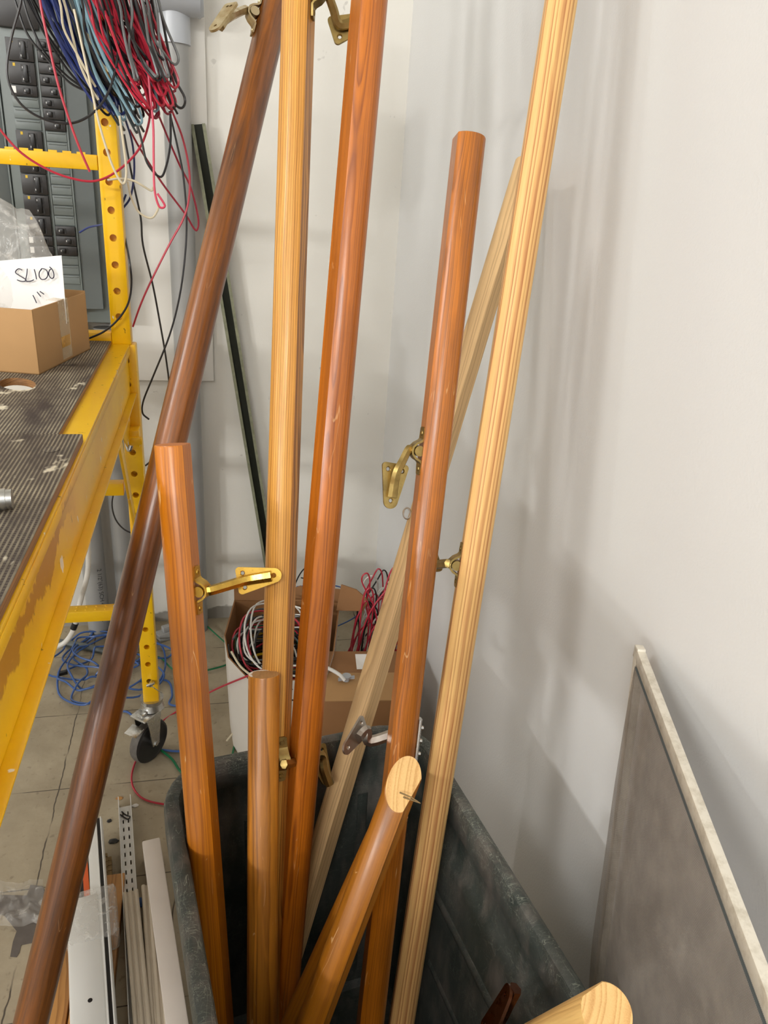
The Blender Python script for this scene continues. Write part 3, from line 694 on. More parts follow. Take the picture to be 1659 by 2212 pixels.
box(pb, (-0.011, -0.004, -0.003), (0.011, 0.004, 0.003), xf(q + V((0, -0.012, 0.004)), (0.9, 0, 0.35), (0, 1, 0), (-0.35, 0, 0.9)), 0.001)
obj('leg_pin', pb, M['chrome'], sf)

# ------------------------------------------------------------------ things on the deck
DZ = 1.150
bc = at_z(85, 810, DZ); ba = math.radians(-14.5)
bx = rotz(bc, ba)     # local: x to the right is -x side of box; corner at origin, right side along +y
ct = thing('cardboard_box', bc, 'open cardboard box with clear tape, holding a plastic bag on the deck', 'box')
LXb, LYb, HB = 0.19, 0.225, 0.112
cb = B()
for lo, hi in (((-LXb, 0, 0), (0, 0.003, HB)), ((-LXb, LYb - 0.003, 0), (0, LYb, HB + 0.004)), ((-0.003, 0.003, 0), (0, LYb - 0.003, HB)), ((-LXb, 0.003, 0), (-LXb + 0.003, LYb - 0.003, HB)), ((-LXb, 0, 0), (0, LYb, 0.003))):
    box(cb, lo, hi, bx, 0.0008)
obj('carton', cb, M['card'], ct)
tp = B(); box(tp, (0.0002, LYb * 0.44, 0.006), (0.0008, LYb * 0.62, HB + 0.002), bx); box(tp, (-0.02, LYb * 0.44, HB + 0.001), (0.0008, LYb * 0.62, HB + 0.002), bx)
obj('clear_tape', tp, M['tape'], ct, 'crinkled clear tape'); tp = box(B(), (0.0009, LYb * 0.44, 0.028), (0.0014, LYb * 0.60, 0.048), bx); obj('amber_tape', tp, M['tape_amber'], ct)
# paper note standing in the box
pp = thing('paper_note', bx @ V((-0.09, 0.1, 0.004)), 'white paper note hand lettered SL100 standing in the cardboard box', 'note')
pr = bx @ V((-0.006, 0.125, 0.0)); pxd = (bx.to_3x3() @ V((1, -0.10, 0))).normalized(); pxd = (pxd + V((0.02, -0.06, 0))).normalized()
pnr = V((pxd.y, -pxd.x, 0)).normalized()
if pnr.y > 0: pnr = -pnr
def pap(px, py, lift=0.0):
    rd = ray(px, py); k = (pr - CAM).dot(pnr) / rd.dot(pnr); return CAM + rd * k + pnr * lift
zt = [pap(-80, 570), pap(131, 552), pap(143, 700), pap(-80, 700)]
bm = B(); N = 14; rows = []
for j in range(2):
    rows.append([])
for t_ in range(2):
    for i in range(N + 1):
        s = i / N
        p = (zt[0].lerp(zt[1], s) if t_ == 0 else zt[3].lerp(zt[2], s)) + pnr * 0.0035 * math.sin(s * 5.5)
        rows[t_].append((bm.verts.new(p), bm.verts.new(p - pnr * 0.0006)))
for i in range(N):
    a, b, c, d_ = rows[0][i], rows[0][i + 1], rows[1][i + 1], rows[1][i]
    for k in range(2): bm.faces.new((a[k], b[k], c[k], d_[k]))
obj('sheet', bm, M['paper'], pp)
strokes = [[(51, 583), (44, 580), (38, 584), (37, 589), (44, 594), (54, 600), (59, 604), (56, 607), (48, 607), (40, 604)], [(62, 580), (61, 592), (59, 606), (68, 607), (76, 604)], [(77, 581), (80, 592), (82, 603)],
           [(93, 580), (88, 588), (88, 597), (93, 603), (101, 602), (106, 595), (105, 586), (100, 581), (93, 580), (92, 583)], [(110, 576), (115, 581), (119, 590), (119, 598), (115, 601), (110, 597), (108, 589), (111, 582), (115, 580)],
           [(74, 637), (78, 645), (82, 654)], [(83, 630), (87, 635), (91, 640)], [(89, 629), (94, 632), (98, 635)]]
hw = B()
for s in strokes:
    q = smooth_path([pap(x, y, 0.0042) for x, y in s], 5); tube(hw, q, 0.0009, 6)
obj('handwriting', hw, M['ink'], pp, 'black pen letters')
# bag
bm = B(); bmesh.ops.create_icosphere(bm, subdivisions=4, radius=1.0)
bcx = bx @ V((-0.112, 0.176, 0.115))
for v_ in bm.verts:
    c = v_.co; n_ = 0.10 * mnoise.noise(c * 2.2) + 0.05 * mnoise.noise(c * 6)
    s = 1 + n_
    v_.co = V((c.x * 0.082 * s, c.y * 0.040 * s, (c.z * 0.155 if c.z > 0 else c.z * 0.10) * s))
bm.transform(rotz(bcx, ba))
tag(obj('plastic_bag', bm, M['bag']), 'puffed clear plastic bag in the cardboard box behind the paper note', 'bag')
cn = thing('conduit_fitting', at_z(4, 1098, 1.1556), 'small zinc conduit fitting lying on the nearer deck board', 'fitting')
cb = B(); q = at_z(-6, 1102, 1.1556) + V((0, 0, 0.012)); dd_ = V((1, 0.12, 0)).normalized(); cyl(cb, q - dd_ * 0.03, q + dd_ * 0.010, 0.0115, 22); obj('sleeve', cb, M['chrome'], cn)
cb = B(); cyl(cb, q + dd_ * 0.010, q + dd_ * 0.016, 0.0105, 22); cyl(cb, q + V((-0.01, 0, 0.011)), q + V((-0.01, 0, 0.016)), 0.003, 10); obj('collar', cb, M['chrome'], cn)

# ------------------------------------------------------------------ electrical panel
PY = 2.315
ep = thing('breaker_panel', (-0.44, PY, 1.08), 'grey electrical panel full of black breakers behind the scaffold', 'electrical panel')
eb = box(B(), (-0.66, 2.345, 1.075), (-0.252, WY, 2.15), None, 0.003); obj('enclosure', eb, M['panel'], ep)
cv = B(); prism(cv, [(-0.505, 1.085), (-0.352, 1.085 + 0.055), (-0.352, 2.10), (-0.505, 2.10)], PY - 0.002, 2.346, Matrix(((1, 0, 0, 0), (0, 0, 1, 0), (0, 1, 0, 0), (0, 0, 0, 1))))
cv = box(B(), (-0.500, PY, 1.110), (-0.349, 2.346, 2.10), None, 0.002); obj('dead_front', cv, M['panel'], ep)
cv = B(); t_ = bmesh.new()
q = [(-0.349, PY, 1.135), (-0.349, PY, 2.12), (-0.300, 2.335, 2.15), (-0.300, 2.335, 1.118)]
prism(cv, [(-0.3485, PY + 0.002), (-0.300, 2.320), (-0.300, 2.3455), (-0.3485, 2.3455)], 1.118, 2.13, None, 0.001)
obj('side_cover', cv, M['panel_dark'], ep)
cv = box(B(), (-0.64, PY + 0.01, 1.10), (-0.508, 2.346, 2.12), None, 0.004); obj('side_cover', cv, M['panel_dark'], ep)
cv = B()
for xx in (-0.506, -0.4095, -0.3535): box(cv, (xx, PY - 0.004, 1.112), (xx + 0.004, PY + 0.001, 1.80), None, 0.001)
obj('divider', cv, M['panel'], ep)
PT = 0.0254
def breaker(x0, x1, ztop, k, flip, labelled):
    h = PT * k; bb = box(B(), (x0, PY - 0.010, ztop - h + 0.0008), (x1, PY, ztop - 0.0008), None, 0.0012)
    w = x1 - x0; hx = x0 + w * (0.62 if not flip else 0.30)
    for i in range(k):
        zc_ = ztop - PT * (i + 0.5); box(bb, (hx - 0.009, PY - 0.0115, zc_ - 0.007), (hx + 0.012, PY - 0.0095, zc_ + 0.007))
    b_ = obj('breaker', bb, M['breaker'], ep)
    hb = box(B(), (hx - 0.003, PY - 0.019, ztop - h + 0.007), (hx + 0.007, PY - 0.0112, ztop - 0.007), None, 0.001); obj('toggle', hb, M['handle'], b_)
    wb = B()
    for i in range(k): box(wb, (hx - 0.0058, PY - 0.0119, ztop - PT * (i + 0.5) - 0.0022), (hx - 0.0036, PY - 0.0116, ztop - PT * (i + 0.5) + 0.0022))
    obj('marking', wb, M['white'], b_)
    if labelled:
        lb = box(B(), (x0 + 0.003, PY - 0.0106, ztop - 0.019), (x0 + 0.013, PY - 0.0102, ztop - 0.004)) if labelled == 'w' else box(B(), (x0 + 0.0115, PY - 0.0106, ztop - 0.011), (x0 + 0.017, PY - 0.0102, ztop - 0.004))
        if labelled == 'y': pass
        obj('sticker', lb, M['white'] if labelled == 'w' else M['label_yellow'], b_)
    return b_
def filler(x0, x1, ztop):
    fb = box(B(), (x0, PY - 0.004, ztop - PT + 0.0012), (x1, PY, ztop - 0.0012), None, 0.001); box(fb, (x0 + 0.004, PY - 0.0065, ztop - 0.006), (x1 - 0.003, PY - 0.003, ztop - 0.003), None, 0.0008)
    obj('filler_plate', fb, M['panel'], ep)
z = 1.7655
for c in ('2', '2', '1', 'f', 'f', 'f', '2', '2', '2', '2', '2', '1', '1', '1', 'f', 'f', 'f'):
    if z < 1.14: break
    if c == 'f': filler(-0.4755, -0.4135, z); z -= PT
    else: breaker(-0.4755, -0.4135, z, int(c), False, 'y' if c == '2' else 'w'); z -= PT * int(c)
z = 1.7680
for c in '11111111fffffffff111fff':
    if z < 1.14: break
    if c == 'f': filler(-0.4045, -0.3545, z)
    else: breaker(-0.4045, -0.3545, z, 1, R.random() < 0.4, None)
    z -= PT
tb_ = box(B(), (-0.49, PY - 0.012, 1.785), (-0.395, PY, 1.87), None, 0.003); obj('main_breaker', tb_, M['breaker'], ep)

# ------------------------------------------------------------------ boards, pipes, strut on the back wall
bb = box(B(), (-0.30, 2.428, 0.886), (0.001, WY - 0.0005, 2.4), None, 0.0015)
tag(obj('backing_board', bb, M['board']), 'white painted backing board mounted behind the grey pipe', 'board')
pv = thing('grey_pipe', (-0.078, 2.392, 0), 'tall grey plastic conduit pipe rising beside the corner into a fat fitting', 'pipe')
cb = B(); cyl(cb, (-0.078, 2.386, 0.0), (-0.078, 2.386, 1.84), 0.0365, 40); obj('pipe', cb, M['pvc'], pv)
cb = B()
n = 40
def coup():
    rows = []
    for z_ in (1.795, 1.798, 1.90):
        rows.append([cb.verts.new((-0.078 + 0.0425 * math.cos(2 * math.pi * k / n), 2.386 + 0.0425 * math.sin(2 * math.pi * k / n), z_)) for k in range(n)])
    for a, b in zip(rows, rows[1:]):
        for k in range(n): cb.faces.new((a[k], a[(k + 1) % n], b[(k + 1) % n], b[k]))
    cb.faces.new(rows[0][::-1]); cb.faces.new(rows[-1])
coup(); obj('coupling', cb, M['pvc_light'], pv)
cb = B(); yb = 2.372; zb = 1.930
cyl(cb, (-0.145, yb, zb), (-0.014, yb, zb), 0.072, 44); cyl(cb, (-0.0145, yb, zb), (-0.008, yb, zb), 0.0735, 44); cyl(cb, (-0.0085, yb, zb), (0.000, yb, zb), 0.0715, 44, 0.068)
obj('fitting_body', cb, M['pvc_light'], pv)
p2 = thing('grey_pipe', (-0.409, 2.40, 0), 'grey plastic pipe with black print standing behind the lower scaffold rung', 'pipe')
cb = B(); cyl(cb, (-0.409, 2.40, 0.0), (-0.409, 2.40, 1.07), 0.0365, 40); obj('pipe', cb, M['pvc'], p2)
cu = bpy.data.curves.new('printed_text', 'FONT'); cu.body = '2 1/2"(63) SCH 40   PVC'; cu.size = 0.020; cu.extrude = 0.0002
to = bpy.data.objects.new('printed_text', cu); C.objects.link(to); cu.materials.append(M['print'])
q = V((-0.409, 2.40, 0.245)) + unit((0.42, -0.90, 0)) * 0.0368
tn = unit((0.42, -0.90, 0))
tm_ = xf(V((q.x, q.y, 0.262)), (0, 0, -1), unit((0.9, 0.42, 0)), tn)
dg = bpy.context.evaluated_depsgraph_get(); dg.update(); tbm = B(); tbm.from_mesh(to.evaluated_get(dg).to_mesh()); bpy.data.objects.remove(to); tbm.transform(tm_)
obj('printed_text', tbm, M['print'], p2)
p3 = cyl(B(), (-0.315, 2.41, 0.0), (-0.315, 2.41, 1.05), 0.030, 32); tag(obj('grey_pipe', p3, M['pvc']), 'slimmer grey pipe under the electrical panel, right of the printed one', 'pipe')
bt, tt = V((0.212, 2.405, 0.0)), V((-0.024, 2.412, 1.613)); dz_ = (tt - bt).normalized(); dxs = V((dz_.z, 0, -dz_.x)).normalized(); dys = dz_.cross(dxs)
if dys.y > 0: dys = -dys
st = thing('metal_strut', bt, 'olive green steel strut leaning against the back wall', 'strut')
Ls = (tt - bt).length; sm = xf(bt, dxs, dys, dz_)
cb = B(); box(cb, (-0.020, -0.016, 0), (-0.0175, 0.012, Ls), sm); box(cb, (0.0175, -0.016, 0), (0.020, 0.012, Ls), sm); box(cb, (-0.0175, -0.016, 0), (0.0175, -0.0135, Ls), sm); obj('channel', cb, M['strut'], st)
for a, b in ((-0.020, -0.011), (0.011, 0.020)):
    cb = box(B(), (a, 0.012, 0), (b, 0.0145, Ls), sm); box(cb, (a + (0.0065 if a < 0 else 0), 0.006, 0), (b - (0 if a < 0 else 0.0065), 0.012, Ls), sm)
    obj('lip', cb, M['strut_edge'], st)
cb = box(B(), (-0.0172, -0.0132, 0), (0.0172, -0.010, Ls), sm); obj('inner_face', cb, M['strut_in'], st)

# ------------------------------------------------------------------ wires
def wire(pts, r, col, label, group=None, k=6, sides=7, name='wire', cat='wire'):
    o = obj(name, tube(B(), smooth_path(pts, k), r, sides), M['w_' + col]); return tag(o, label, cat, group)
def pix(l, Y): return [at_y(p[0], p[1], (p[2] if len(p) > 2 else Y)) for p in l]
def bundle(n, col, x0, x1, ex0, ex1, ey0, ey1, Y0, Y1, label, group, loop=0.75, r=0.0024):
    for i in range(n):
        s = (i + R.random()) / n; X = x0 + (x1 - x0) * s; ex = ex0 + (ex1 - ex0) * s + R.uniform(-12, 12); ey = ey0 + (ey1 - ey0) * R.random()
        Ya = R.uniform(Y0, Y1); Yb = R.uniform(Y0, Y1); bow = R.uniform(4, 22)
        pts = [(X + R.uniform(-5, 5) - 40, -90, Ya), (X, 0, Ya)]
        for t in (0.3, 0.6, 0.85):
            pts.append((X + (ex - X) * (t + 0.10 * t * (1 - t)) - bow * math.sin(t * 3.1) + R.uniform(-4, 4), ey * (t ** 0.93), Ya + (Yb - Ya) * t * 0.5))
        pts.append((ex, ey, Yb))
        if R.random() < loop:
            w = R.uniform(4, 14)
            pts += [(ex + w, ey + w * 0.4, Yb + 0.008), (ex + w * 1.3, ey - w * 1.2, Yb + 0.014), (ex + w * 0.6 - 15, ey - 70, Yb + 0.014), (X + 30, 20, Yb), (X + 5, -90, Yb)]
        wire(pix(pts, 1.65), r * R.uniform(0.9, 1.1), col, label, group, 5, 6)
bundle(8, 'black', 58, 90, 225, 250, 205, 250, 1.64, 1.69, 'black wire at the left edge of the thick wire bundle', 'black wires at the bundle edge', 0.2)
bundle(17, 'blue', 86, 138, 215, 262, 195, 250, 1.60, 1.68, 'dark blue wire in the thick wire bundle over the scaffold post', 'dark blue bundle wires', 0.2)
bundle(3, 'cream', 128, 150, 205, 250, 150, 235, 1.60, 1.64, 'cream wire between the blue and teal strands of the bundle', 'cream bundle wires', 0.1)
bundle(8, 'slate', 134, 200, 250, 320, 225, 285, 1.60, 1.69, 'dark grey wire running through the middle of the wire bundle', 'dark grey bundle wires', 0.6)
bundle(6, 'teal', 160, 186, 262, 318, 235, 278, 1.585, 1.625, 'pale teal wire in the thick wire bundle', 'teal bundle wires', 0.7)
bundle(15, 'crimson', 160, 300, 290, 362, 170, 250, 1.63, 1.70, 'deep crimson wire in the thick wire bundle', 'crimson bundle wires', 0.7)
bundle(19, 'red', 180, 300, 290, 380, 150, 236, 1.58, 1.65, 'bright red wire in the thick wire bundle', 'bright red bundle wires', 0.8)
bundle(17, 'black', 150, 330, 245, 380, 100, 270, 1.57, 1.66, 'black wire woven through the red strands of the bundle', 'black bundle wires', 0.8)
bundle(4, 'grey', 255, 330, 300, 378, 110, 175, 1.57, 1.62, 'grey wire looping out on the pipe side of the bundle', 'grey bundle wires', 1.0)
loose = [
    ('black', 1.60, [(52, -60), (45, 5), (25, 80), (15, 150), (28, 200), (60, 238), (110, 262), (160, 265), (205, 240), (238, 190), (255, 110), (252, 30), (240, -60)], 'black wire in a wide round loop in front of the panel breakers'),
    ('black', 1.69, [(20, -40), (38, 18), (60, 75), (100, 125), (150, 178), (200, 205), (245, 250)], 'black wire crossing the breaker columns diagonally, upper of two'),
    ('black', 1.70, [(40, -40), (62, 40), (95, 110), (140, 160), (185, 195), (225, 235)], 'black wire crossing the breaker columns diagonally, lower of two'),
    ('red', 1.58, [(82, -60), (87, 5), (103, 85), (125, 180), (150, 260), (172, 320), (194, 371)], 'red wire hanging straight with a cut end above the yellow rung'),
    ('red', 1.66, [(-60, 210), (-10, 268), (40, 325), (95, 362), (150, 384), (205, 391), (255, 368), (300, 322), (322, 262), (325, 190), (315, 110)], 'long red wire sagging in front of the yellow rung'),
    ('cream', 1.60, [(160, 20), (183, 125), (195, 180), (215, 270), (238, 345), (256, 385), (268, 396), (273, 372), (268, 320), (258, 250)], 'cream wire draped down the yellow post'),
    ('cream', 1.69, [(232, 389), (258, 386), (290, 391), (325, 411), (330, 404)], 'cream wire poking out of a post hole'),
    ('cream', 1.76, [(276, 392), (283, 425), (300, 458), (326, 471), (340, 455), (342, 440)], 'cream wire in a small loop right of the yellow post'),
    ('blue', 1.80, [(270, 255), (286, 310), (290, 370), (282, 425), (264, 452)], 'single blue wire curving behind the yellow post'),
    ('blue', 1.95, [(172, 502, 1.95), (192, 491, 1.93), (216, 486, 1.90), (242, 478, 1.84), (258, 455, 1.81), (272, 420, 1.80)], 'short blue wire end sticking out left of the post'),
    ('pink', 1.60, [(318, 130), (324, 200), (331, 270), (332, 340), (334, 410), (344, 446), (356, 444), (340, 418)], 'pinkish red wire hanging straight with a hooked end'),
    ('red', 1.78, [(372, 240), (395, 300), (409, 370), (408, 430), (395, 475), (365, 530), (325, 610), (303, 660), (287, 706)], 'red wire running down to the deck corner'),
    ('crimson', 1.82, [(280, 280), (305, 325), (350, 395), (400, 462), (418, 492), (426, 496), (428, 470), (412, 405), (385, 350), (338, 238)], 'crimson wire in a long loop in front of the grey pipe'),
    ('black', 1.62, [(288, 240), (305, 300), (318, 352), (345, 382), (358, 362), (368, 310), (368, 246)], 'black wire in a narrow loop beside the grey pipe'),
    ('black', 1.80, [(366, 240), (382, 310), (396, 380), (403, 470), (400, 550), (388, 640), (366, 725), (330, 815), (310, 865), (308, 892), (322, 906)], 'long black wire hanging past the pipe with a curled end'),
    ('black', 1.84, [(268, 290), (288, 395), (304, 470), (309, 530), (330, 615), (346, 700), (358, 770), (367, 845), (366, 905), (354, 960), (336, 985), (326, 996), (314, 1006)], 'long black wire hanging straight behind the walnut rail'),
    ('black', 1.71, [(240, 200, 1.68), (250, 300, 1.80), (258, 420, 1.80), (268, 500, 1.78), (279, 560), (284, 610), (277, 655), (255, 690), (225, 716), (190, 732)], 'black wire curving across the foot of the upper post'),
    ('black', 1.95, [(252, 1040), (242, 1085), (248, 1118), (264, 1140), (285, 1151), (310, 1150)], 'black wire bowing behind the lower scaffold leg'),
    ('black', 1.62, [(296, -30), (303, 2), (315, 7), (327, 2), (336, -30)], 'black wire hooked at the top beside the fat grey fitting'),
]
for c, Y, l, lab in loose: wire(pix(l, Y), 0.0022, c, lab)
wc_ = thing('white_cable', at_y(110, 1400, 2.05), 'thick white cable with black strap behind the lower rung', 'cable')
obj('jacket', tube(B(), smooth_path(pix([(188, 1120), (191, 1190), (189, 1240), (176, 1290), (166, 1330), (158, 1362), (140, 1388), (114, 1402), (100, 1424), (92, 1450)], 2.06), 6), 0.0075, 12), M['w_white'], wc_)
q0, q1 = at_y(163, 1346, 2.06), at_y(158, 1358, 2.06); obj('strap', cyl(B(), q0, q1, 0.0095, 12), M['black'], wc_)

# ------------------------------------------------------------------ back corner cartons
def carton(u, lo, hi, mat, t=0.004): pass
wb = thing('open_carton', at_z(560, 1420, 0.0), 'white open carton of tangled wires standing by the back wall', 'box')
top = [at_z(x, y, 0.31) for x, y in ((506, 1296), (484, 1372), (492, 1420), (548, 1480), (705, 1462), (722, 1408), (735, 1300))]
top = [V((p.x, min(p.y, 2.36), 0.31)) for p in top]
cen = sum(top, V()) / len(top)
bot = [V((cen.x + (p.x - cen.x) * 0.92, cen.y + (p.y - cen.y) * 0.92, 0.0)) for p in top]
bm = B(); n = len(top)
def ringv(pts, k, z=None): return [bm.verts.new(V((cen.x + (p.x - cen.x) * k, cen.y + (p.y - cen.y) * k, p.z if z is None else z))) for p in pts]
r0, r1, r2, r3 = ringv(bot, 1), ringv(top, 1), ringv(top, 0.975), ringv(bot, 0.97, 0.006)
for a, b, mi in ((r0, r1, 0), (r1, r2, 1), (r2, r3, 1)):
    for k in range(n): f = bm.faces.new((a[k], a[(k + 1) % n], b[(k + 1) % n], b[k])); f.material_index = mi
f = bm.faces.new(r0[::-1]); f = bm.faces.new(r3); f.material_index = 1
obj('carton_body', bm, [M['whitecard'], M['card_dark']], wb)
fl = B(); a, b = top[6], top[0]
pts = [a.lerp(b, i / 8) for i in range(9)]
for p, q in zip(pts, pts[1:]):
    h1, h2 = (0.035 + 0.015 * math.sin(p.x * 60)), (0.035 + 0.015 * math.sin(q.x * 60)); vs_ = [fl.verts.new(x) for x in (p, q, q + V((0, 0.012, h2)), p + V((0, 0.012, h1)))]
    fl.faces.new(vs_)
bmesh.ops.remove_doubles(fl, verts=fl.verts, dist=0.0005); bmesh.ops.solidify(fl, geom=list(fl.faces), thickness=0.004)
obj('flap', fl, M['card_dark'], wb)
pa = top[5]; fl = B()
prism(fl, [(0, 0), (0.085, 0.01), (0.095, 0.045), (0.05, 0.075), (0.0, 0.085)], 0, 0.004, xf(top[6] + V((-0.02, -0.05, 0.0)), (0.85, -0.5, 0.1), (0.15, 0.1, 0.98), (0.5, 0.85, 0)))
obj('flap', fl, M['card_dark'], wb)
def in_carton(n, col, label, group, z0=0.24, z1=0.33, r=0.0026):
    for i in range(n):
        c = cen + V((R.uniform(-0.03, 0.03), R.uniform(-0.03, 0.03), 0)); rx, ry = R.uniform(0.06, 0.118), R.uniform(0.09, 0.18); a0 = R.uniform(0, 6.3); tl = R.uniform(-0.35, 0.35); zz = R.uniform(z0, z1); ar = R.uniform(2.5, 6.0)
        pts = []
        for k in range(11):
            a = a0 + ar * k / 10; pts.append(V((c.x + rx * math.cos(a), c.y + ry * math.sin(a), zz + tl * rx * math.cos(a + 1.0) + 0.012 * math.sin(3 * a))))
        wire(pts, r, col, label, group, 4, 6)
in_carton(26, 'black', 'black wire coiled inside the open white carton', 'black wires in the carton', 0.20, 0.32, 0.003)
in_carton(8, 'white', 'white wire coiled inside the open white carton', 'white wires in the carton', 0.25, 0.34)
in_carton(5, 'red', 'red wire coiled inside the open white carton', 'red wires in the carton', 0.24, 0.34)
in_carton(4, 'yellow', 'yellow wire coiled inside the open white carton', 'yellow wires in the carton', 0.20, 0.30, 0.004)
in_carton(3, 'green', 'green wire coiled inside the open white carton', 'green wires in the carton', 0.22, 0.30)
in_carton(9, 'slate', 'dark grey wire coiled inside the open white carton', 'dark grey wires in the carton', 0.20, 0.30)
def heap(n, col, label, group, ya=1.90, yb=2.12):
    for i in range(n):
        bx_, by_ = R.uniform(745, 830), R.uniform(1385, 1420); lx = R.uniform(790, 862); ly = R.uniform(1215, 1330); Y = R.uniform(ya, yb); w = R.uniform(10, 22)
        pts = pix([(bx_, by_ + 30, Y), (bx_ + (lx - bx_) * 0.4 - 4, by_ + (ly - by_) * 0.5, Y), (lx - w, ly + 18, Y), (lx, ly, Y), (lx + w * 0.6, ly + 22, Y + 0.01), (lx + w * 0.2, ly + 90, Y + 0.02), (bx_ + 22, by_ + 30, Y + 0.02)], Y)
        for p in pts: p.x = min(p.x, WX - 0.006); p.z = max(p.z, 0.02)
        wire(pts, 0.0024, col, label, group, 6, 6)
heap(10, 'white', 'white wire looping up from the heap in the back corner', 'white wires of the corner heap')
heap(14, 'red', 'red wire looping up from the heap in the back corner', 'red wires of the corner heap', 1.86, 2.06)
heap(7, 'black', 'black wire looping up from the heap in the back corner', 'black wires of the corner heap')
wire(pix([(640, 1268), (690, 1262), (735, 1268), (775, 1285), (790, 1296), (770, 1330), (730, 1352), (700, 1362)], 2.1), 0.0022, 'netblue', 'blue wire arching between the carton and the corner heap')
wire(pix([(636, 1265), (648, 1240), (662, 1226), (690, 1222), (700, 1240), (690, 1255), (650, 1248)], 2.15), 0.0022, 'black', 'black wire bent up against the back wall behind the fir rail')
wire([at_z(620, 1415, 0.33), at_z(570, 1445, 0.335), at_z(535, 1460, 0.325), at_z(460, 1492, 0.16), at_z(386, 1534, 0.01), at_z(332, 1575, 0.006), at_z(297, 1635, 0.005), at_z(284, 1685, 0.005), at_z(304, 1722, 0.005), at_z(352, 1737, 0.005), at_z(420, 1740, 0.005)], 0.0026, 'red', 'red wire trailing from the carton across the floor in a curve')
wire([at_z(500, 1408, 0.317), at_z(520, 1440, 0.318), at_z(560, 1480, 0.318), at_z(545, 1530, 0.15), at_z(490, 1600, 0.01)], 0.0030, 'cream', 'cream wire hanging down the front of the white carton')
# closed boxes
cl = thing('brown_carton', at_z(780, 1500, 0.14), 'closed brown carton with a cable end on it, by the right wall', 'box')
cz = 0.30; pa_, pb_, pc_ = at_z(692, 1514, cz), at_z(905, 1512, cz), at_z(700, 1406, cz)
ux = (pb_ - pa_).normalized(); uy = V((-ux.y, ux.x, 0)); mtb = xf(V((pa_.x, pa_.y, 0)), ux, uy)
LBx, LBy = 0.225, (pc_ - pa_).dot(uy)
obj('carton_body', box(B(), (-0.012, 0, 0.142), (LBx, LBy, cz), mtb, 0.003), M['card_dark'], cl)
obj('lid_flap', box(B(), (-0.012, -0.002, cz - 0.001), (LBx, LBy * 0.52, cz + 0.003), mtb, 0.001), M['card'], cl)
obj('paper_label', box(B(), (0.10, LBy * 0.60, cz + 0.0005), (0.17, LBy * 0.92, cz + 0.0012), mtb), M['paper'], cl)
tag(obj('white_carton', box(B(), (-0.022, -0.006, 0.0), (LBx + 0.004, LBy, 0.1415), mtb, 0.003), M['whitecard']), 'low white carton underneath the brown carton', 'box')
cw = thing('capped_cable', at_z(748, 1470, cz), 'white cable end in a clear wing cap on the brown carton', 'cable')
zc2 = cz + 0.004
obj('cable', tube(B(), smooth_path([at_z(690, 1436, zc2 + 0.012), at_z(714, 1446, zc2 + 0.02), at_z(734, 1458, zc2 + 0.02), at_z(745, 1470, zc2 + 0.01)], 6), 0.0048, 12), M['w_white'], cw)
wn = B(); q = at_z(748, 1470, zc2); cyl(wn, q, q + V((0, 0, 0.016)), 0.008, 18, 0.012)
for s in (-1, 1): prism(wn, [(0.006, -0.003), (0.021, -0.0045), (0.023, 0.003), (0.006, 0.004)], 0.004, 0.010, rotz(q, math.pi * (0 if s > 0 else 1) + 0.15), 0.001)
obj('wing_cap', wn, M['pvc_light'], cw, 'translucent wing cap')

# ------------------------------------------------------------------ floor cables and scraps
nb = thing('network_cable', at_z(230, 1440, 0), 'tangled blue network cable lying in coils on the floor under the scaffold', 'cable')
pts = []; a = 0.3; c0 = at_z(225, 1432, 0)
for i in range(150):
    t = i / 149; a += 0.30 + 0.12 * math.sin(i * 0.21); rx = 0.11 + 0.05 * math.sin(i * 0.33) + 0.03 * math.sin(i * 1.1); ry = 0.15 + 0.06 * math.cos(i * 0.27)
    pts.append(V((c0.x + 0.05 * math.sin(i * 0.17) + rx * math.cos(a), c0.y + 0.05 * math.cos(i * 0.13) + ry * math.sin(a), 0.004 + 0.005 * (i % 5) + 0.012 * (0.5 + 0.5 * math.sin(i * 0.7)))))
for x, y in ((330, 1385), (352, 1400), (357, 1440), (340, 1475), (300, 1490), (255, 1480)): pts.append(at_z(x, y, 0.012))
obj('jacket', tube(B(), smooth_path(pts, 4), 0.0032, 8), M['w_netblue'], nb)
obj('plug', box(B(), (-0.014, -0.007, 0), (0.014, 0.007, 0.012), rotz(at_z(136, 1457, 0.012), 0.3), 0.002), M['black'], nb, 'black plug boot')
wire([at_z(x, y, 0.006) for x, y in ((300, 1472), (360, 1470), (372, 1500), (366, 1520), (390, 1526), (420, 1530))], 0.0034, 'netblue', 'blue cable loop behind the swivel caster', None, 6, 8, 'network_cable', 'cable')
wire([at_z(x, y, 0.006) for x, y in ((260, 1535), (285, 1545), (330, 1608), (352, 1620), (400, 1622), (430, 1610))], 0.0034, 'netblue', 'blue cable passing in front of the caster wheel', None, 6, 8, 'network_cable', 'cable')
wire([at_z(x, y, 0.010) for x, y in ((318, 1425), (345, 1420), (372, 1445), (400, 1460), (430, 1452), (478, 1440), (495, 1432))], 0.0030, 'green', 'green wire on the floor right of the scaffold leg')
wire([at_z(x, y, 0.010) for x, y in ((340, 1310), (352, 1298), (366, 1292), (400, 1300), (440, 1345), (482, 1384), (500, 1400))], 0.0026, 'green', 'green wire near the pipe foot leading to the carton')
wire([at_z(x, y, 0.006) for x, y in ((318, 1596), (345, 1618), (372, 1640), (392, 1668), (430, 1690))], 0.0036, 'green', 'thick green cable running under the tub rim')
wire([at_z(x, y, 0.004) for x, y in ((520, 1500), (512, 1560), (508, 1600), (500, 1640))], 0.0030, 'green', 'green wire between the carton and the tub')
gt = thing('plastic_tray', at_z(290, 1370, 0), 'empty grey plastic tray on the floor at the pipe foot', 'tray')
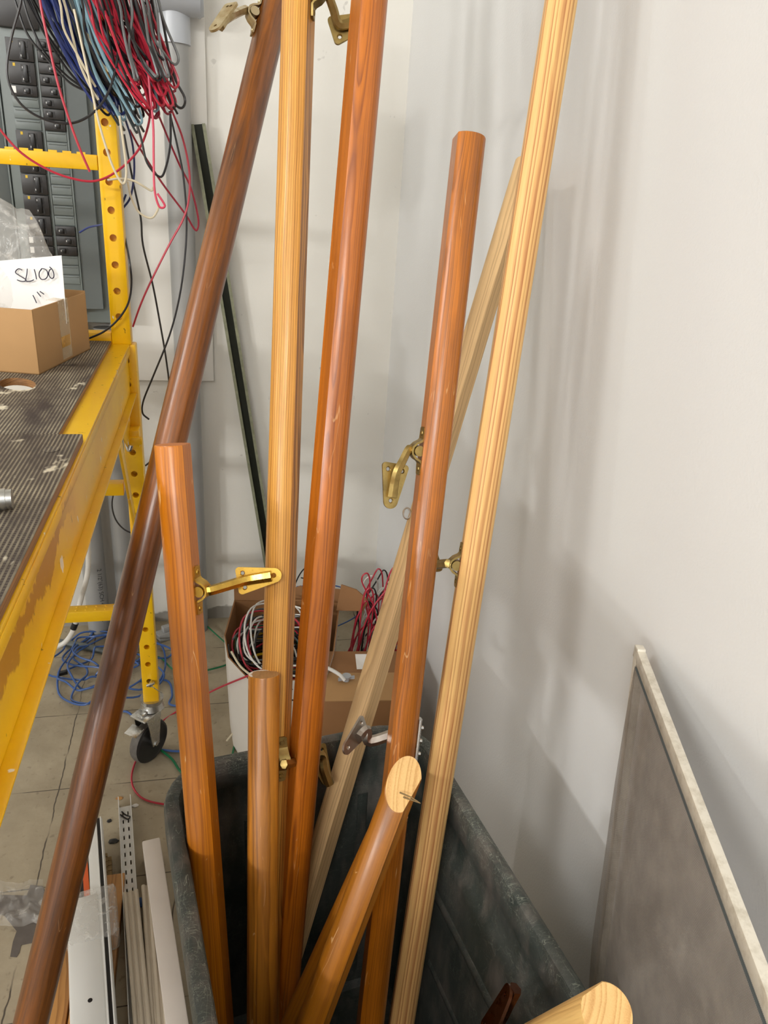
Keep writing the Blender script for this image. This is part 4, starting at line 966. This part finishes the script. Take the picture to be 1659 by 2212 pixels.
tm = rotz(at_z(258, 1382, 0), 0.05); tr = B()
for lo, hi in (((0, 0, 0), (0.10, 0.10, 0.003)), ((0, 0, 0.003), (0.10, 0.003, 0.03)), ((0, 0.097, 0.003), (0.10, 0.10, 0.03)), ((0, 0.003, 0.003), (0.003, 0.097, 0.03)), ((0.097, 0.003, 0.003), (0.10, 0.097, 0.03))): box(tr, lo, hi, tm)
obj('tray_body', tr, M['pvc'], gt)
tr = B()
for lo, hi in (((-0.003, -0.003, 0.03), (0.103, 0.005, 0.034)), ((-0.003, 0.095, 0.03), (0.103, 0.103, 0.034)), ((-0.003, 0.005, 0.03), (0.005, 0.095, 0.034))): box(tr, lo, hi, tm)
obj('rim', tr, M['pvc_light'], gt)
g2 = box(B(), (0, 0, 0), (0.13, 0.035, 0.03), rotz(at_z(345, 1390, 0), 0.5), 0.002); box(g2, (0.02, 0.006, 0.03), (0.12, 0.028, 0.05), rotz(at_z(345, 1390, 0), 0.5), 0.003)
tag(obj('junction_box', g2, M['pvc']), 'grey plastic junction piece behind the perforated scaffold leg', 'fitting')
g3 = B(); tube(g3, [at_z(112, 1385, 0.012), at_z(180, 1396, 0.012), at_z(262, 1414, 0.012)], 0.012, 16); tag(obj('conduit_offcut', g3, M['panel_dark']), 'dark grey tube offcut lying behind the blue cable', 'pipe')
def pebble(px, py, s, mat, name, label, cat, sx=1.0, fl=0.35):
    bm = B(); bmesh.ops.create_icosphere(bm, subdivisions=2, radius=1)
    for v_ in bm.verts:
        c = v_.co; k = 1 + 0.3 * mnoise.noise(c * 1.7 + V((px, py, 0))); v_.co = V((c.x * s * sx * k, c.y * s * k, c.z * s * fl * k))
    bm.transform(Matrix.Translation(at_z(px, py, s * fl * 0.8))); tag(obj(name, bm, mat), label, cat)
pebble(236, 1773, 0.006, M['black'], 'crumb', 'dark crumb on the floor left of the slotted channel', 'debris')
pebble(245, 1817, 0.008, M['black'], 'wire_offcut', 'black offcut lying left of the slotted channel', 'debris', 1.6, 0.25)
pebble(258, 1724, 0.006, M['oak'], 'wood_chip', 'pale wood chip above the slotted channel end', 'debris', 1.6, 0.2)
pebble(292, 1740, 0.006, M['white'], 'plastic_scrap', 'white scrap beside the slotted channel end', 'debris', 1.5, 0.3)
# torn floor patch and the clear plastic on it
outl = [(-40, 1932), (10, 1934), (58, 1935), (66, 1912), (92, 1915), (110, 1945), (112, 1990), (70, 2037), (46, 2042), (42, 2058), (36, 2068), (22, 2067), (28, 2035), (36, 2012), (22, 1994), (8, 1977), (-40, 1975)]
bm = B(); prism(bm, [(p.x, p.y) for p in [at_z(x, y, 0) for x, y in outl]], 0.0, 0.0012)
o = obj('floor_patch', bm, M['patch'], None, None, False); o['kind'] = 'structure'
bm = B(); N = 22; g = []
for j in range(N + 1):
    row = []
    for i in range(N + 1):
        p = at_z(-30 + 125 * i / N, 1905 + 100 * j / N, 0.0); e = min(i, j, N - i, N - j) / N
        h = 0.003 + abs(mnoise.noise(p * 30)) * 0.022 * min(1, e * 6) + abs(mnoise.noise(p * 80 + V((3, 1, 0)))) * 0.008
        row.append(bm.verts.new((p.x + 0.01 * mnoise.noise(p * 25), p.y + 0.015 * mnoise.noise(p * 21 + V((9, 0, 0))), h)))
    g.append(row)
for j in range(N):
    for i in range(N): bm.faces.new((g[j][i], g[j][i + 1], g[j + 1][i + 1], g[j + 1][i]))
tag(obj('plastic_film', bm, M['bag']), 'crumpled clear plastic film on the torn grey floor patch', 'plastic')

# ------------------------------------------------------------------ offcuts on the floor between rail and tub
def stick(a, b, wd, z0, z1, mat, parent=None, bev=0.001, name=None, lab=None):
    """a bar lying on the floor from point a to b (pixels read at height z0..z1)"""
    A, Bq = at_z(a[0], a[1], z1), at_z(b[0], b[1], z1); y = (Bq - A); L = y.length; y.normalize(); x = V((y.y, -y.x, 0)).normalized()
    if x.x < 0: x = -x
    mt = xf(V((A.x, A.y, 0)), x, y); bm = box(B(), (-wd / 2, 0, z0), (wd / 2, L, z1), mt, bev); return bm, mt, L
bm, mt, L = stick((232, 1890), (176, 2330), 0.075, 0.0, 0.030, None); tag(obj('oak_board', bm, M['oak']), 'oak board with sawn end lying right of the white casing', 'board')
bm, mt, L = stick((130, 2030), (70, 2380), 0.070, 0.0, 0.022, None); tag(obj('oak_board', bm, M['oak']), 'oak board showing between the walnut rail and white casing', 'board')
lc = thing('light_casing', at_z(190, 2100, 0.03), 'white metal casing with a black groove, partly shrink wrapped', 'casing')
bm, mt, L = stick((178, 1935), (196, 2330), 0.062, 0.0305, 0.075, None, bev=0.006); obj('cover', bm, M['whitemetal'], lc)
bm2 = B(); cyl(bm2, mt @ V((0.005, L * 0.63, 0.0752)), mt @ V((0.005, L * 0.63, 0.0756)), 0.0042, 18); obj('screw_hole', bm2, M['black'], lc)
bm, mt2, L2 = stick((204, 1770), (238, 2330), 0.034, 0.0305, 0.072, None, bev=0.001); obj('track', bm, M['whitemetal'], lc)
bm = box(B(), (0.005, 0.0, 0.0721), (0.0115, L2, 0.0735), mt2); obj('groove', bm, M['black'], lc); bm = box(B(), (0.0118, 0, 0.0721), (0.0150, L2, 0.078), mt2, 0.0006); box(bm, (0.0016, 0, 0.0721), (0.0046, L2, 0.077), mt2, 0.0006); obj('lip', bm, M['whitemetal'], lc)
bm = box(B(), (-0.034, -0.01, 0.0300), (0.066, 0.115, 0.0815), mt, 0.010)
for v_ in bm.verts: v_.co += V((0.003 * mnoise.noise(v_.co * 60), 0.008 * mnoise.noise(v_.co * 40), 0.003 * mnoise.noise(v_.co * 50)))
obj('shrink_wrap', bm, M['wrap'], lc, 'band of clear shrink wrap')
ob = thing('label_box', at_z(182, 1900, 0), 'small orange and black printed packet beside the walnut rail', 'packet')
bm, mt3, L3 = stick((172, 1845), (178, 1945), 0.03, 0.0, 0.032, None); obj('packet_body', bm, M['black'], ob); bm = box(B(), (0.004, 0.0, 0.0321), (0.0155, L3, 0.0325), mt3); obj('orange_band', bm, M['orange'], ob)
for k, (x0, y0) in enumerate(((218, 1838), (227, 1843), (236, 1850))):
    bm, mt3, L3 = stick((x0, y0), (x0 + 1, y0 + 50), 0.010, 0.0, 0.030 - 0.004 * k, None)
    for q in range(4): box(bm, (-0.0052, L3 * (0.1 + 0.22 * q), 0.010), (0.0052, L3 * (0.18 + 0.22 * q), 0.0315 - 0.004 * k), mt3)
    tag(obj('wood_scrap', bm, M['scrap']), ('notched wood scrap against the white casing', 'notched wood scrap in the middle of three', 'notched wood scrap nearest the slotted channel')[k], 'wood scrap', 'notched wood scraps')
ch = thing('slotted_channel', at_z(272, 1740, 0), 'white slotted metal channel lying on the floor beside the tub', 'channel')
bm, mt, L = stick((270, 1742), (304, 2330), 0.030, 0.010, 0.0125, None, bev=0.0)
c = B(); y = 0.018
while y < L - 0.02:
    for xx in (-0.006, 0.006): box(c, (xx - 0.0016, y, 0.0), (xx + 0.0016, y + 0.013, 0.03), mt)
    y += 0.026
obj('web', cut(bm, c), M['whitemetal'], ch)
bm = B()
for s in (-1, 1): box(bm, (s * 0.0145 - 0.0009, -0.02, 0.0), (s * 0.0145 + 0.0009, L, 0.030), mt)
obj('flange', bm, M['whitemetal'], ch)
bm = B(); q = mt @ V((0.0, 0.03, 0.014)); tube(bm, smooth_path([q + V((-0.01, 0.012, 0)), q, q + V((0.012, -0.012, 0.004)), q + V((0.006, -0.016, 0.001)), q + V((-0.012, 0.0, 0.002))], 4), 0.0016, 6); tag(obj('twist_tie', bm, M['black']), 'black twist tie in the end of the slotted channel', 'twist tie')
def raceway(a, b, wd, z1, label, z0=0.0):
    t_ = thing('raceway', at_z(a[0], a[1], z0), label, 'raceway', 'beige raceways')
    bm, mt, L = stick(a, b, wd, z0, z1, None, bev=0.002); obj('base', bm, M['raceway'], t_)
    bm = B()
    for s in (-0.36, 0.0, 0.36): tube(bm, [mt @ V((wd * s, 0.001, z1)), mt @ V((wd * s, L - 0.001, z1))], wd * 0.13, 10)
    obj('cover', bm, M['raceway'], t_)
raceway((282, 1925), (318, 2330), 0.032, 0.052, 'beige ridged raceway lying on the slotted channel', 0.031)
raceway((322, 1910), (352, 2330), 0.034, 0.045, 'beige ridged raceway next to the primed board')
bm, mt, L = stick((305, 1950), (338, 2330), 0.030, 0.0, 0.020, None, bev=0.004); tag(obj('cable_trough', bm, M['raceway']), 'flat beige cable trough between the two ridged raceways', 'trough')
bm = box(B(), (-0.012, -0.012, 0.0202), (0.010, 0.012, 0.023), mt, 0.001); tag(obj('tape_scrap', bm, M['bluetape']), 'scrap of blue painters tape on the flat trough', 'tape')
bm, mt, L = stick((326, 1812), (400, 2330), 0.040, 0.0, 0.060, None, bev=0.003); tag(obj('primed_board', bm, M['boardwood']), 'off white primed board lying along the tub', 'board')
